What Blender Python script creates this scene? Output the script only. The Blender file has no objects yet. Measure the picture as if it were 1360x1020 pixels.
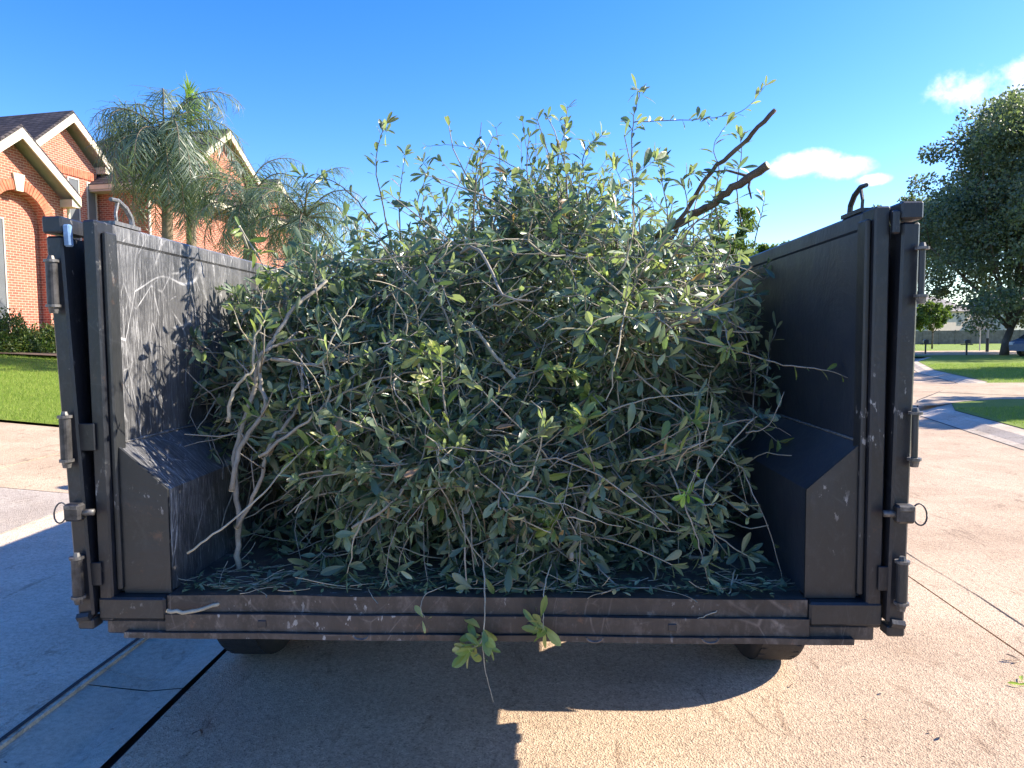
import bpy, math, random
import numpy as np
from mathutils import Vector, Matrix, noise
random.seed(7); rng = np.random.default_rng(7)
S = bpy.context.scene
COL = S.collection
rad = math.radians

# ------------------------------------------------------------------ camera, sky, sun, exposure
F = 945.0
PITCH, ROLL = rad(3.63), rad(-.53)
cam = bpy.data.cameras.new('camera'); co = bpy.data.objects.new('camera', cam); COL.objects.link(co)
cam.sensor_width = 36; cam.lens = 36 * F / 1360; cam.clip_start = .05; cam.clip_end = 2000
CR = Matrix.Rotation(math.pi / 2 - PITCH, 3, 'X') @ Matrix.Rotation(ROLL, 3, 'Z')
co.matrix_world = Matrix.Translation((0, 0, 1.5)) @ CR.to_4x4()
S.camera = co
SUN_TO = Vector((1.41, .32, 1.0)).normalized()
SUN_EL = math.asin(SUN_TO.z); SUN_AZ = math.atan2(SUN_TO.x, SUN_TO.y)
S.render.engine = 'CYCLES'
S.view_settings.view_transform = 'Standard'; S.view_settings.look = 'None'
S.view_settings.gamma = 1; S.view_settings.exposure = 1.36
try: S.view_settings.use_curve_mapping = False
except Exception: pass
S.cycles.max_bounces = 6; S.cycles.transparent_max_bounces = 8
S.cycles.sample_clamp_indirect = 8

def ray(px, py):
    return CR @ Vector(((px - 680) / F, (510 - py) / F, -1))
def atY(px, py, Y):                     # world point at depth Y seen at that pixel of the photograph
    d = ray(px, py); return Vector((0, 0, 1.5)) + d * (Y / d.y)
def atZ(px, py, z=0.):
    d = ray(px, py); return Vector((0, 0, 1.5)) + d * ((z - 1.5) / d.z)

W = bpy.data.worlds.new('World'); S.world = W; W.use_nodes = True
nt = W.node_tree; nt.nodes.clear()
def N(t, ty, **k):
    n = t.nodes.new(ty)
    for a, b in k.items(): setattr(n, a, b)
    return n
def L(t, a, b): t.links.new(a, b)
def mathn(t, op, a, b=None, c=None, clamp=False):
    n = N(t, 'ShaderNodeMath', operation=op); n.use_clamp = clamp
    for i, v in enumerate((a, b, c)):
        if v is None: continue
        if isinstance(v, (int, float)): n.inputs[i].default_value = v
        else: L(t, v, n.inputs[i])
    return n.outputs[0]
sky = N(nt, 'ShaderNodeTexSky', sky_type='NISHITA', sun_disc=False)
sky.sun_elevation = SUN_EL; sky.sun_rotation = SUN_AZ
sky.air_density = 1.0; sky.dust_density = .3; sky.ozone_density = 3.0; sky.altitude = 0
hs = N(nt, 'ShaderNodeHueSaturation'); hs.inputs['Saturation'].default_value = 1.38; hs.inputs['Hue'].default_value = .517
L(nt, sky.outputs[0], hs.inputs['Color'])
tc = N(nt, 'ShaderNodeTexCoord')
def dotn(v):
    n = N(nt, 'ShaderNodeVectorMath', operation='DOT_PRODUCT'); L(nt, tc.outputs['Generated'], n.inputs[0]); n.inputs[1].default_value = v
    return n.outputs['Value']
nz = N(nt, 'ShaderNodeTexNoise'); nz.inputs['Scale'].default_value = 16; nz.inputs['Detail'].default_value = 8; nz.inputs['Roughness'].default_value = .62
L(nt, tc.outputs['Generated'], nz.inputs['Vector'])
nzv = nz.outputs['Fac']
mask = None
for (px, py, w, h) in ((1070, 216, 52, 17), (1122, 222, 40, 16), (1160, 238, 24, 8), (1310, 116, 58, 30), (1350, 130, 60, 40), (1285, 122, 34, 18)):
    c = ray(px, py).normalized(); e1 = Vector((c.y, -c.x, 0)).normalized(); e2 = e1.cross(c)
    u = mathn(nt, 'DIVIDE', dotn(e1), w / F); v = mathn(nt, 'DIVIDE', dotn(e2), h / F)
    f = mathn(nt, 'ADD', mathn(nt, 'MULTIPLY', u, u), mathn(nt, 'MULTIPLY', v, v))
    m = mathn(nt, 'SUBTRACT', 1.0, f)
    m = mathn(nt, 'SUBTRACT', m, mathn(nt, 'MULTIPLY', mathn(nt, 'LESS_THAN', dotn(c), .5), 50.))
    mask = m if mask is None else mathn(nt, 'MAXIMUM', mask, m)
mm = mathn(nt, 'ADD', mask, mathn(nt, 'MULTIPLY', mathn(nt, 'SUBTRACT', nzv, .52), 3.4))
mr = N(nt, 'ShaderNodeMapRange', interpolation_type='SMOOTHSTEP'); L(nt, mm, mr.inputs[0]); mr.inputs[1].default_value = -.05; mr.inputs[2].default_value = 1.1
inside = N(nt, 'ShaderNodeMapRange'); L(nt, mask, inside.inputs[0]); inside.inputs[1].default_value = -.6; inside.inputs[2].default_value = .1
cf = mathn(nt, 'MULTIPLY', mr.outputs[0], inside.outputs[0])
mx = N(nt, 'ShaderNodeMix', data_type='RGBA'); L(nt, cf, mx.inputs[0]); L(nt, hs.outputs[0], mx.inputs[6]); mx.inputs[7].default_value = (4.9, 5.0, 5.1, 1)
bg = N(nt, 'ShaderNodeBackground'); bg.inputs[1].default_value = .132
L(nt, mx.outputs[2], bg.inputs[0]); wo = N(nt, 'ShaderNodeOutputWorld'); L(nt, bg.outputs[0], wo.inputs[0])

sl = bpy.data.lights.new('sun', 'SUN'); sl.energy = 5.0; sl.angle = rad(.53); sl.color = (1, .90, .76)
so = bpy.data.objects.new('sun', sl); COL.objects.link(so)
so.rotation_euler = SUN_TO.to_track_quat('Z', 'Y').to_euler()

# ------------------------------------------------------------------ materials
def newmat(name, rough=.6, spec=.5, metal=0.):
    m = bpy.data.materials.new(name); m.use_nodes = True; t = m.node_tree
    b = t.nodes['Principled BSDF']; b.inputs['Roughness'].default_value = rough
    b.inputs['Specular IOR Level'].default_value = spec; b.inputs['Metallic'].default_value = metal
    return m, t, b
def coord(t, scale=(1, 1, 1), kind='Object', rot=(0, 0, 0)):
    c = N(t, 'ShaderNodeTexCoord'); mp = N(t, 'ShaderNodeMapping'); mp.inputs['Scale'].default_value = scale; mp.inputs['Rotation'].default_value = rot
    L(t, c.outputs[kind], mp.inputs[0]); return mp.outputs[0]
def noisen(t, vec, scale, detail=4, rough=.6, dist=0.):
    n = N(t, 'ShaderNodeTexNoise'); n.inputs['Scale'].default_value = scale; n.inputs['Detail'].default_value = detail
    n.inputs['Roughness'].default_value = rough; n.inputs['Distortion'].default_value = dist; L(t, vec, n.inputs['Vector']); return n.outputs['Fac']
def ramp(t, fac, stops, interp='LINEAR'):
    r = N(t, 'ShaderNodeValToRGB'); r.color_ramp.interpolation = interp; e = r.color_ramp.elements
    while len(e) < len(stops): e.new(.5)
    for i, (p, c) in enumerate(stops):
        e[i].position = p; e[i].color = (c, c, c, 1) if isinstance(c, (int, float)) else tuple(c) + (1,)
    L(t, fac, r.inputs[0]); return r.outputs[0]
def mix(t, fac, a, b, mode='MIX'):
    n = N(t, 'ShaderNodeMix', data_type='RGBA', blend_type=mode)
    if isinstance(fac, (int, float)): n.inputs[0].default_value = fac
    else: L(t, fac, n.inputs[0])
    for i, v in ((6, a), (7, b)):
        if isinstance(v, tuple): n.inputs[i].default_value = tuple(v) + (1,)
        else: L(t, v, n.inputs[i])
    return n.outputs[2]
def bump(t, b, h, dist=.01, strength=1.):
    n = N(t, 'ShaderNodeBump'); n.inputs['Distance'].default_value = dist; n.inputs['Strength'].default_value = strength
    L(t, h, n.inputs['Height']); L(t, n.outputs[0], b.inputs['Normal'])
M = {}
def plain(name, c, rough=.6, var=.25, scale=6., metal=0., spec=.5, bdist=0.):
    m, t, b = newmat(name, rough, spec, metal); v = coord(t)
    n = noisen(t, v, scale, 5)
    L(t, ramp(t, n, [(.3, tuple(x * (1 - var) for x in c)), (.7, tuple(min(1, x * (1 + var)) for x in c))]), b.inputs['Base Color'])
    if bdist: bump(t, b, noisen(t, v, scale * 12, 3), bdist)
    M[name] = m; return m

def concrete(name, base, speck=.5, sscale=170, stain=(.55, .5, .45), bd=.004, rough=.85):
    m, t, b = newmat(name, rough, .3); v = coord(t)
    vo = N(t, 'ShaderNodeTexVoronoi'); vo.inputs['Scale'].default_value = sscale; L(t, v, vo.inputs['Vector'])
    sp = N(t, 'ShaderNodeSeparateColor'); L(t, vo.outputs['Color'], sp.inputs[0])
    n1 = noisen(t, v, 38, 4, .7)
    pe = ramp(t, sp.outputs[0], [(0, tuple(x * (1 - speck) for x in base)), (.35, base), (.8, base), (1, tuple(min(.9, x * (1 + speck * .7)) for x in base))])
    c = mix(t, .55, pe, ramp(t, n1, [(.3, tuple(x * .62 for x in base)), (.62, tuple(min(1, x * 1.16) for x in base))]))
    n2 = noisen(t, v, .9, 6, .65, .4)
    c = mix(t, ramp(t, n2, [(.38, 0.), (.72, .75)]), c, mix(t, 1., c, stain, 'MULTIPLY'))
    n3 = noisen(t, coord(t, (1, .35, 1)), 7, 6, .75, 1.2)          # dark scuffs and leaf stains
    c = mix(t, ramp(t, n3, [(.57, 0.), (.66, .7)]), c, mix(t, 1., c, (.5, .46, .42), 'MULTIPLY'))
    n4 = noisen(t, v, 3.1, 5, .6)
    c = mix(t, ramp(t, n4, [(.3, .35), (.5, 0.)]), c, mix(t, 1., c, (1.16, 1.12, 1.05), 'MULTIPLY'))
    L(t, c, b.inputs['Base Color'])
    bump(t, b, mathn(t, 'ADD', vo.outputs['Distance'], n1), bd)
    M[name] = m; return m
concrete('road_concrete', (.53, .395, .275), .85, 150, bd=.0035)
concrete('apron_concrete', (.66, .55, .43), .4, 120)
concrete('gutter_concrete', (.58, .49, .38), .2, 200, bd=.002)
concrete('driveway_concrete', (.50, .385, .27), .45, 110)
concrete('walk_concrete', (.44, .385, .33), .4, 140)
plain('joint', (.035, .03, .028), .95)

def grassmat():
    m, t, b = newmat('grass', .75, .2); v = coord(t)
    n = noisen(t, v, .5, 6); n2 = noisen(t, v, 22, 5, .8)
    c = mix(t, .5, ramp(t, n, [(.3, (.14, .23, .022)), (.7, (.24, .33, .04))]), ramp(t, n2, [(.3, (.07, .11, .012)), (.7, (.30, .36, .06))]))
    L(t, c, b.inputs['Base Color']); bump(t, b, n2, .05)
    M['grass'] = m
    m, t, b = newmat('grass_blade', .55, .3)
    at = N(t, 'ShaderNodeAttribute'); at.attribute_name = 'tint'
    c = ramp(t, at.outputs['Fac'], [(0, (.12, .22, .02)), (.6, (.24, .36, .04)), (1, (.40, .46, .10))])
    L(t, c, b.inputs['Base Color'])
    tr = N(t, 'ShaderNodeBsdfTranslucent'); L(t, c, tr.inputs[0]); ms = N(t, 'ShaderNodeMixShader'); ms.inputs[0].default_value = .45
    L(t, b.outputs[0], ms.inputs[1]); L(t, tr.outputs[0], ms.inputs[2]); L(t, ms.outputs[0], t.nodes['Material Output'].inputs[0])
    M['grass_blade'] = m
grassmat()

def leafmat(name, stops, rough=.34, trans=.36, attr=True, back=None, spec=.6):
    m, t, b = newmat(name, rough, spec)
    if attr:
        at = N(t, 'ShaderNodeAttribute'); at.attribute_name = 'tint'; fac = at.outputs['Fac']
    else:
        oi = N(t, 'ShaderNodeObjectInfo'); fac = oi.outputs['Random']
    c = ramp(t, fac, stops)
    if back:
        g = N(t, 'ShaderNodeNewGeometry'); c = mix(t, mathn(t, 'MULTIPLY', g.outputs['Backfacing'], .65), c, back)
    L(t, c, b.inputs['Base Color'])
    tr = N(t, 'ShaderNodeBsdfTranslucent'); L(t, mix(t, 1., c, (1.6, 1.7, .7), 'MULTIPLY'), tr.inputs[0])
    ms = N(t, 'ShaderNodeMixShader'); ms.inputs[0].default_value = trans
    L(t, b.outputs[0], ms.inputs[1]); L(t, tr.outputs[0], ms.inputs[2]); L(t, ms.outputs[0], t.nodes['Material Output'].inputs[0])
    M[name] = m
LS = [(0, (.034, .058, .038)), (.35, (.075, .115, .068)), (.65, (.13, .18, .10)), (.88, (.22, .27, .15)), (.975, (.42, .44, .26)), (.985, (.20, .12, .06)), (1, (.24, .15, .08))]
LS = [(p_, (c_[0] * 1.4, c_[1] * 1.4, c_[2] * 1.5)) for p_, c_ in LS]
leafmat('cut_leaf', LS, back=(.25, .29, .21))
leafmat('cut_leaf_single', LS, attr=False, back=(.25, .29, .21))
leafmat('pale_leaf', [(0, (.13, .20, .06)), (.6, (.22, .30, .08)), (1, (.42, .42, .16))], attr=False, back=(.26, .30, .16))
leafmat('bright_leaf', [(0, (.26, .42, .04)), (1, (.42, .55, .07))], attr=False)
leafmat('oak_leaf', [(0, (.075, .10, .07)), (.7, (.13, .165, .11)), (1, (.22, .25, .16))], rough=.5, trans=.4)
leafmat('far_leaf', [(0, (.05, .09, .025)), (1, (.16, .22, .06))], rough=.5, trans=.35)
leafmat('shrub_leaf', [(0, (.03, .06, .015)), (.7, (.07, .12, .03)), (1, (.20, .22, .06))], rough=.5, trans=.3)
leafmat('palm_leaf', [(0, (.09, .135, .115)), (.7, (.15, .20, .155)), (1, (.25, .30, .20))], rough=.4, trans=.35)
leafmat('palm_spear', [(0, (.14, .26, .05)), (1, (.26, .38, .07))], rough=.5, trans=.4)

def barkmat(name, a, b_, scale=30):
    m, t, b = newmat(name, .75, .3); v = coord(t); n = noisen(t, v, scale, 6, .7); n2 = noisen(t, v, scale * .25, 3)
    c = mix(t, ramp(t, n2, [(.35, 0.), (.65, 1.)]), ramp(t, n, [(.35, a), (.7, b_)]), ramp(t, n, [(.3, tuple(x * .6 for x in a)), (.7, a)]))
    L(t, c, b.inputs['Base Color']); bump(t, b, n, .004); M[name] = m
barkmat('twig_bark', (.27, .24, .19), (.46, .43, .37), 60)
barkmat('pale_bark', (.38, .34, .25), (.55, .50, .38), 60)
barkmat('dark_bark', (.10, .075, .055), (.22, .17, .13), 40)
barkmat('tree_bark', (.08, .065, .05), (.17, .14, .11), 6)
barkmat('palm_bark', (.16, .12, .08), (.30, .24, .17), 8)
plain('cut_wood', (.62, .48, .28), .7, .15, 80)
plain('dead_leaf', (.10, .055, .03), .7, .4, 40)

def trailer_paint(name, base, dust, scratch=1., rough=.42, rust=.0):
    """black paint with dust, curved scuffs, fine scratches and chips"""
    m, t, b = newmat(name, rough, .5); v = coord(t)
    fog = noisen(t, v, 2.2, 7, .7, .6)
    streak = noisen(t, coord(t, (5, 5, .7)), 4, 6, .7)
    d = mathn(t, 'MULTIPLY', ramp(t, fog, [(.35, .15), (.75, 1.)]), ramp(t, streak, [(.3, .25), (.75, 1.)]))
    lines = None
    wob = N(t, 'ShaderNodeTexNoise'); wob.inputs['Scale'].default_value = 1.6; wob.inputs['Detail'].default_value = 1; L(t, v, wob.inputs['Vector'])
    for sc, rx, st, th, thr in ((1.3, .5, .35, .0035, .42), (1.9, -.7, .3, .005, .46), (2.6, 1.2, .3, .006, .46), (3.7, .15, .25, .007, .48), (5., -.35, .25, .008, .5), (7., .9, .3, .010, .5)):
        av = N(t, 'ShaderNodeVectorMath', operation='MULTIPLY_ADD'); L(t, wob.outputs['Color'], av.inputs[0]); av.inputs[1].default_value = (.5, .5, .5)
        L(t, coord(t, (1, 1, st), rot=(rx, rx * .4, 0)), av.inputs[2])
        vo = N(t, 'ShaderNodeTexVoronoi', feature='DISTANCE_TO_EDGE'); vo.inputs['Scale'].default_value = sc; L(t, av.outputs[0], vo.inputs['Vector'])
        br = noisen(t, v, sc * 1.9, 5, .75)
        l = mathn(t, 'MULTIPLY', ramp(t, mathn(t, 'DIVIDE', vo.outputs['Distance'], th), [(0, 1.), (1, 0.)]), ramp(t, br, [(thr, 0.), (thr + .22, .9)]))
        lines = l if lines is None else mathn(t, 'MAXIMUM', lines, l)
    fl = None
    for rx, q in ((.6, 3.), (-.35, 3.3), (1.25, 2.4), (.1, 2.8)):
        f_ = noisen(t, coord(t, (6, 75, 4), rot=(rx, 0, 0)), q, 4, .8); area = noisen(t, coord(t, rot=(0, rx, q)), 2.6, 4)
        f_ = mathn(t, 'MULTIPLY', ramp(t, f_, [(.54, 0.), (.70, .8)]), ramp(t, area, [(.45, 0.), (.62, 1.)]))
        fl = f_ if fl is None else mathn(t, 'MAXIMUM', fl, f_)
    alls = mathn(t, 'MULTIPLY', mathn(t, 'ADD', lines, fl), scratch, clamp=True)
    c = mix(t, d, base, dust)
    c = mix(t, mathn(t, 'MULTIPLY', alls, .85), c, tuple(min(1, x * 3.2 + .09) for x in dust))
    if rust:
        rn = noisen(t, v, 9, 6, .75); c = mix(t, ramp(t, rn, [(.60, 0.), (.70, rust)]), c, (.20, .10, .055))
        chip = noisen(t, coord(t, (1, 1, .5)), 38, 4, .65); c = mix(t, mathn(t, 'MULTIPLY', ramp(t, chip, [(.62, 0.), (.66, .8)]), ramp(t, fog, [(.48, 0.), (.6, 1.)])), c, (.38, .37, .35))
    L(t, c, b.inputs['Base Color'])
    L(t, mathn(t, 'ADD', mathn(t, 'MULTIPLY', d, .3), rough - .08, clamp=True), b.inputs['Roughness'])
    bump(t, b, mathn(t, 'ADD', fog, mathn(t, 'MULTIPLY', alls, .15)), .01, .6)
    M[name] = m
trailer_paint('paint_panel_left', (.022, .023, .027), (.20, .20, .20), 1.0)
trailer_paint('paint_panel_right', (.022, .030, .044), (.046, .052, .064), .12)  # bluish lift in both tones stands in for veiling glare
trailer_paint('paint_frame', (.007, .009, .014), (.026, .027, .031), .18, .42, rust=.22)
trailer_paint('paint_sill', (.014, .013, .014), (.11, .088, .072), .35, .55, rust=.6)
trailer_paint('paint_gusset', (.013, .015, .017), (.038, .040, .043), .12, .45, rust=.3)
trailer_paint('floor_steel', (.05, .042, .035), (.17, .13, .10), .5, .6, rust=.8)
plain('hinge_steel', (.045, .043, .043), .5, .8, 40, metal=.3)
plain('bolt_steel', (.12, .115, .11), .5, .7, 60, metal=.4)
plain('weld', (.16, .155, .15), .6, .6, 60)
plain('rubber', (.018, .018, .019), .8, .3, 30, bdist=.002)
plain('rim_paint', (.05, .05, .05), .4)
plain('blue_cap', (.14, .24, .40), .5, .3, 30)

def brickmat(name, sx=.205, sz=.075, rot=False):
    m, t, b = newmat(name, .85, .25)
    c = N(t, 'ShaderNodeTexCoord'); s = N(t, 'ShaderNodeSeparateXYZ'); L(t, c.outputs['Object'], s.inputs[0])
    xx = mathn(t, 'ADD', s.outputs[0], s.outputs[1]); cb = N(t, 'ShaderNodeCombineXYZ'); L(t, xx, cb.inputs[0]); L(t, s.outputs[2], cb.inputs[1])
    br = N(t, 'ShaderNodeTexBrick'); L(t, cb.outputs[0], br.inputs['Vector'])
    br.inputs['Scale'].default_value = 1; br.inputs['Brick Width'].default_value = sx; br.inputs['Row Height'].default_value = sz
    br.inputs['Mortar Size'].default_value = .010; br.inputs['Mortar Smooth'].default_value = .2; br.inputs['Bias'].default_value = -.2
    br.inputs['Color1'].default_value = (.50, .135, .085, 1); br.inputs['Color2'].default_value = (.20, .065, .05, 1); br.inputs['Mortar'].default_value = (.70, .50, .38, 1)
    n = noisen(t, c.outputs['Object'], 1.5, 6, .7)
    cc = mix(t, .3, br.outputs['Color'], ramp(t, n, [(.3, (.34, .11, .07)), (.7, (.52, .19, .12))]))
    L(t, cc, b.inputs['Base Color']); bump(t, b, mathn(t, 'SUBTRACT', 1., br.outputs['Fac']), .012)
    M[name] = m
brickmat('brick_wall'); plain('brick_single', (.46, .15, .08), .85, .4, 5)
def shingle():
    m, t, b = newmat('shingle', .9, .2)
    c = N(t, 'ShaderNodeTexCoord'); s = N(t, 'ShaderNodeSeparateXYZ'); L(t, c.outputs['Object'], s.inputs[0])
    cb = N(t, 'ShaderNodeCombineXYZ'); L(t, mathn(t, 'ADD', s.outputs[0], s.outputs[1]), cb.inputs[0]); L(t, s.outputs[2], cb.inputs[1])
    br = N(t, 'ShaderNodeTexBrick'); L(t, cb.outputs[0], br.inputs['Vector']); br.inputs['Scale'].default_value = 1
    br.inputs['Brick Width'].default_value = .3; br.inputs['Row Height'].default_value = .1; br.inputs['Mortar Size'].default_value = .01
    br.inputs['Color1'].default_value = (.10, .085, .09, 1); br.inputs['Color2'].default_value = (.045, .04, .045, 1); br.inputs['Mortar'].default_value = (.015, .015, .018, 1)
    L(t, br.outputs['Color'], b.inputs['Base Color']); bump(t, b, br.outputs['Fac'], .01); M['shingle'] = m
shingle()
plain('trim', (.62, .55, .42), .6, .08, 3); plain('soffit', (.40, .37, .33), .7, .1); plain('window_screen', (.13, .14, .15), .35, .1, 2); plain('window_frame', (.5, .47, .42), .5, .1)
plain('stone', (.66, .58, .44), .8, .12, 10)
plain('far_wall', (.62, .50, .40), .8, .08, 1); plain('far_wall_pale', (.6, .56, .5), .8, .08, 1); plain('far_roof', (.20, .18, .17), .9, .2, 3)
plain('fence_wood', (.17, .14, .12), .9, .35, 2); plain('metal_dark', (.03, .03, .032), .5); plain('sign_back', (.50, .50, .50), .5, .1); plain('pole_pale', (.45, .45, .43), .6, .15)
plain('car_paint', (.10, .13, .19), .25, .1); plain('car_glass', (.03, .04, .05), .1, .1); plain('tail_light', (.35, .03, .02), .3)
plain('mulch', (.09, .055, .035), .95, .5, 30)

# ------------------------------------------------------------------ mesh helpers
class MB:
    def __init__(s): s.v = []; s.f = []
    def add(s, vs, fs):
        o = len(s.v); s.v += [tuple(x) for x in vs]; s.f += [tuple(i + o for i in f) for f in fs]; return s
    def box(s, x0, x1, y0, y1, z0, z1, bev=0.):
        if bev <= 0:
            return s.add([(x0,y0,z0),(x1,y0,z0),(x1,y1,z0),(x0,y1,z0),(x0,y0,z1),(x1,y0,z1),(x1,y1,z1),(x0,y1,z1)],
                  [(0,3,2,1),(4,5,6,7),(0,1,5,4),(1,2,6,5),(2,3,7,6),(3,0,4,7)])
        b = min(bev, (x1-x0)*.45, (y1-y0)*.45, (z1-z0)*.45); vs = []; idx = {}
        for i, X in enumerate((x0, x1)):
            for j, Y in enumerate((y0, y1)):
                for k, Z in enumerate((z0, z1)):
                    sx, sy, sz = (b if i == 0 else -b), (b if j == 0 else -b), (b if k == 0 else -b)
                    for a, p in enumerate(((X, Y+sy, Z+sz), (X+sx, Y, Z+sz), (X+sx, Y+sy, Z))):
                        idx[i, j, k, a] = len(vs); vs.append(p)
        fs = []
        for i in (0, 1): fs.append([idx[i,0,0,0], idx[i,1,0,0], idx[i,1,1,0], idx[i,0,1,0]])
        for j in (0, 1): fs.append([idx[0,j,0,1], idx[1,j,0,1], idx[1,j,1,1], idx[0,j,1,1]])
        for k in (0, 1): fs.append([idx[0,0,k,2], idx[1,0,k,2], idx[1,1,k,2], idx[0,1,k,2]])
        for i in (0, 1):
            for j in (0, 1): fs.append([idx[i,j,0,0], idx[i,j,1,0], idx[i,j,1,1], idx[i,j,0,1]])
        for i in (0, 1):
            for k in (0, 1): fs.append([idx[i,0,k,0], idx[i,1,k,0], idx[i,1,k,2], idx[i,0,k,2]])
        for j in (0, 1):
            for k in (0, 1): fs.append([idx[0,j,k,1], idx[1,j,k,1], idx[1,j,k,2], idx[0,j,k,2]])
        for i in (0, 1):
            for j in (0, 1):
                for k in (0, 1): fs.append([idx[i,j,k,0], idx[i,j,k,1], idx[i,j,k,2]])
        return s.add(vs, fs)
    def prism(s, pts, y0, y1, axis='y'):       # polygon in the (x,z) plane pushed along y (or (y,z) along x, (x,y) along z)
        n = len(pts)
        mk = {'y': lambda a, b, t: (a, t, b), 'x': lambda a, b, t: (t, a, b), 'z': lambda a, b, t: (a, b, t)}[axis]
        vs = [mk(a, b, y0) for a, b in pts] + [mk(a, b, y1) for a, b in pts]
        return s.add(vs, [tuple(range(n)), tuple(range(2*n-1, n-1, -1))] + [(i, (i+1) % n, n+(i+1) % n, n+i) for i in range(n)])
    def tube(s, path, r, n=8, caps=True):
        path = [Vector(p) for p in path]; rs = r if isinstance(r, (list, tuple)) else [r] * len(path)
        up = Vector((.31, .17, .93)); vs = []; fs = []; x = None
        for i, p in enumerate(path):
            d = (path[min(i+1, len(path)-1)] - path[max(i-1, 0)]).normalized()
            if x is None: x = d.cross(up); x = x.normalized() if x.length > .05 else d.cross(Vector((1, 0, 0))).normalized()
            else: x = (x - d * x.dot(d)).normalized()
            y = d.cross(x)
            for k in range(n):
                a = 2 * math.pi * k / n; vs.append(p + (x * math.cos(a) + y * math.sin(a)) * rs[i])
        for i in range(len(path)-1):
            for k in range(n): fs.append((i*n+k, i*n+(k+1) % n, (i+1)*n+(k+1) % n, (i+1)*n+k))
        if caps: fs += [tuple(range(n-1, -1, -1)), tuple(range((len(path)-1)*n, len(path)*n))]
        return s.add(vs, fs)
    def lathe(s, prof, n=24, origin=(0, 0, 0), axis='z'):      # prof: (radius, height)
        vs = []; fs = []
        for (r, h) in prof:
            for k in range(n):
                a = 2*math.pi*k/n; p = (r*math.cos(a), r*math.sin(a), h)
                if axis == 'x': p = (p[2], p[0], p[1])
                if axis == 'y': p = (p[0], p[2], p[1])
                vs.append((p[0]+origin[0], p[1]+origin[1], p[2]+origin[2]))
        m = len(prof)
        for i in range(m-1):
            for k in range(n): fs.append((i*n+k, i*n+(k+1) % n, (i+1)*n+(k+1) % n, (i+1)*n+k))
        fs += [tuple(range(n)), tuple(range((m-1)*n, m*n))]
        return s.add(vs, fs)
    def build(s, name, mat, parent=None, smooth=False):
        me = bpy.data.meshes.new(name); me.from_pydata(s.v, [], s.f)
        import bmesh
        bm = bmesh.new(); bm.from_mesh(me); bmesh.ops.recalc_face_normals(bm, faces=bm.faces); bm.to_mesh(me); bm.free()
        return link(name, me, mat, parent, smooth)
def link(name, me, mat, parent=None, smooth=False):
    if mat and not me.materials: me.materials.append(M[mat])
    if smooth: me.polygons.foreach_set('use_smooth', [True] * len(me.polygons))
    o = bpy.data.objects.new(name, me); COL.objects.link(o)
    if parent: o.parent = parent
    return o
def tag(o, label=None, cat=None, group=None, kind=None):
    if label: o['label'] = label
    if cat: o['category'] = cat
    if group: o['group'] = group
    if kind: o['kind'] = kind
    return o
def empty(name, loc, rz=0., **k):
    o = bpy.data.objects.new(name, None); COL.objects.link(o); o.location = loc; o.rotation_euler = (0, 0, rz); o.empty_display_size = .1
    return tag(o, **k)
def sheet(name, pts, z, mat, **k):
    me = bpy.data.meshes.new(name); me.from_pydata([(p[0], p[1], z if len(p) < 3 else p[2]) for p in pts], [], [tuple(range(len(pts)))])
    o = link(name, me, mat); return tag(o, **k)
def strip(name, A, B, mat, parent=None, **k):                # quad strip between two polylines
    n = len(A); me = bpy.data.meshes.new(name); me.from_pydata([tuple(p) for p in A] + [tuple(p) for p in B], [], [(i, i+1, n+i+1, n+i) for i in range(n-1)])
    import bmesh
    bm = bmesh.new(); bm.from_mesh(me)
    for f in bm.faces:
        if f.normal.z < 0: f.normal_flip()
    bm.to_mesh(me); bm.free()
    o = link(name, me, mat, parent); return tag(o, **k)

# vectorised leaves: verts = pos + len * (side, along, up)
LEAF_T = np.array([(0,0,0),(-.06,.20,.02),(.06,.20,.02),(-.12,.45,.04),(.12,.45,.04),(-.142,.70,.03),(.142,.70,.03),(-.085,.90,-.01),(.085,.90,-.01),(0,1,-.05),(0,.20,0),(0,.45,0),(0,.70,-.005),(0,.90,-.03)])
LEAF_F = [(0,2,10),(0,10,1),(9,7,13),(9,13,8)]
for a_, b_ in ((0, 1), (1, 2), (2, 3)):
    l0, r0_, l1, r1_, c0, c1 = 1+2*a_, 2+2*a_, 1+2*b_, 2+2*b_, 10+a_, 10+b_
    LEAF_F += [(c0,r0_,r1_),(c0,r1_,c1),(c0,c1,l1),(c0,l1,l0)]
CARD_T = np.array([(-.0,0,0),(-.3,.45,.06),(.3,.5,.0),(0,1,-.05)]); CARD_F = [(0,2,1),(1,2,3)]
BLADE_T = np.array([(-.06,0,0),(.06,0,0),(0,1,.12)]); BLADE_F = [(0,1,2)]
def unit(a): return a / np.maximum(np.linalg.norm(a, axis=-1, keepdims=True), 1e-9)
def leaves_mesh(name, pos, dirs, norms, lens, mat, T=LEAF_T, FA=LEAF_F, parent=None, tint=None, wide=None, extra=None):
    pos = np.asarray(pos, float); d = unit(np.asarray(dirs, float)); nn = np.asarray(norms, float)
    s = unit(np.cross(d, nn)); nn = np.cross(s, d); lens = np.asarray(lens, float)[:, None, None]
    w = np.ones(len(pos)) if wide is None else wide
    V = pos[:, None, :] + lens * (T[None, :, 0, None] * s[:, None, :] * w[:, None, None] + T[None, :, 1, None] * d[:, None, :] + T[None, :, 2, None] * nn[:, None, :])
    n, k = len(pos), len(T); V = V.reshape(-1, 3)
    Fa = (np.array(FA)[None] + (np.arange(n) * k)[:, None, None]).reshape(-1, 3)
    tt = rng.random(n) if tint is None else tint
    att = np.repeat(tt, k)
    return tri_mesh(name, V, Fa, mat, parent, att)
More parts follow.
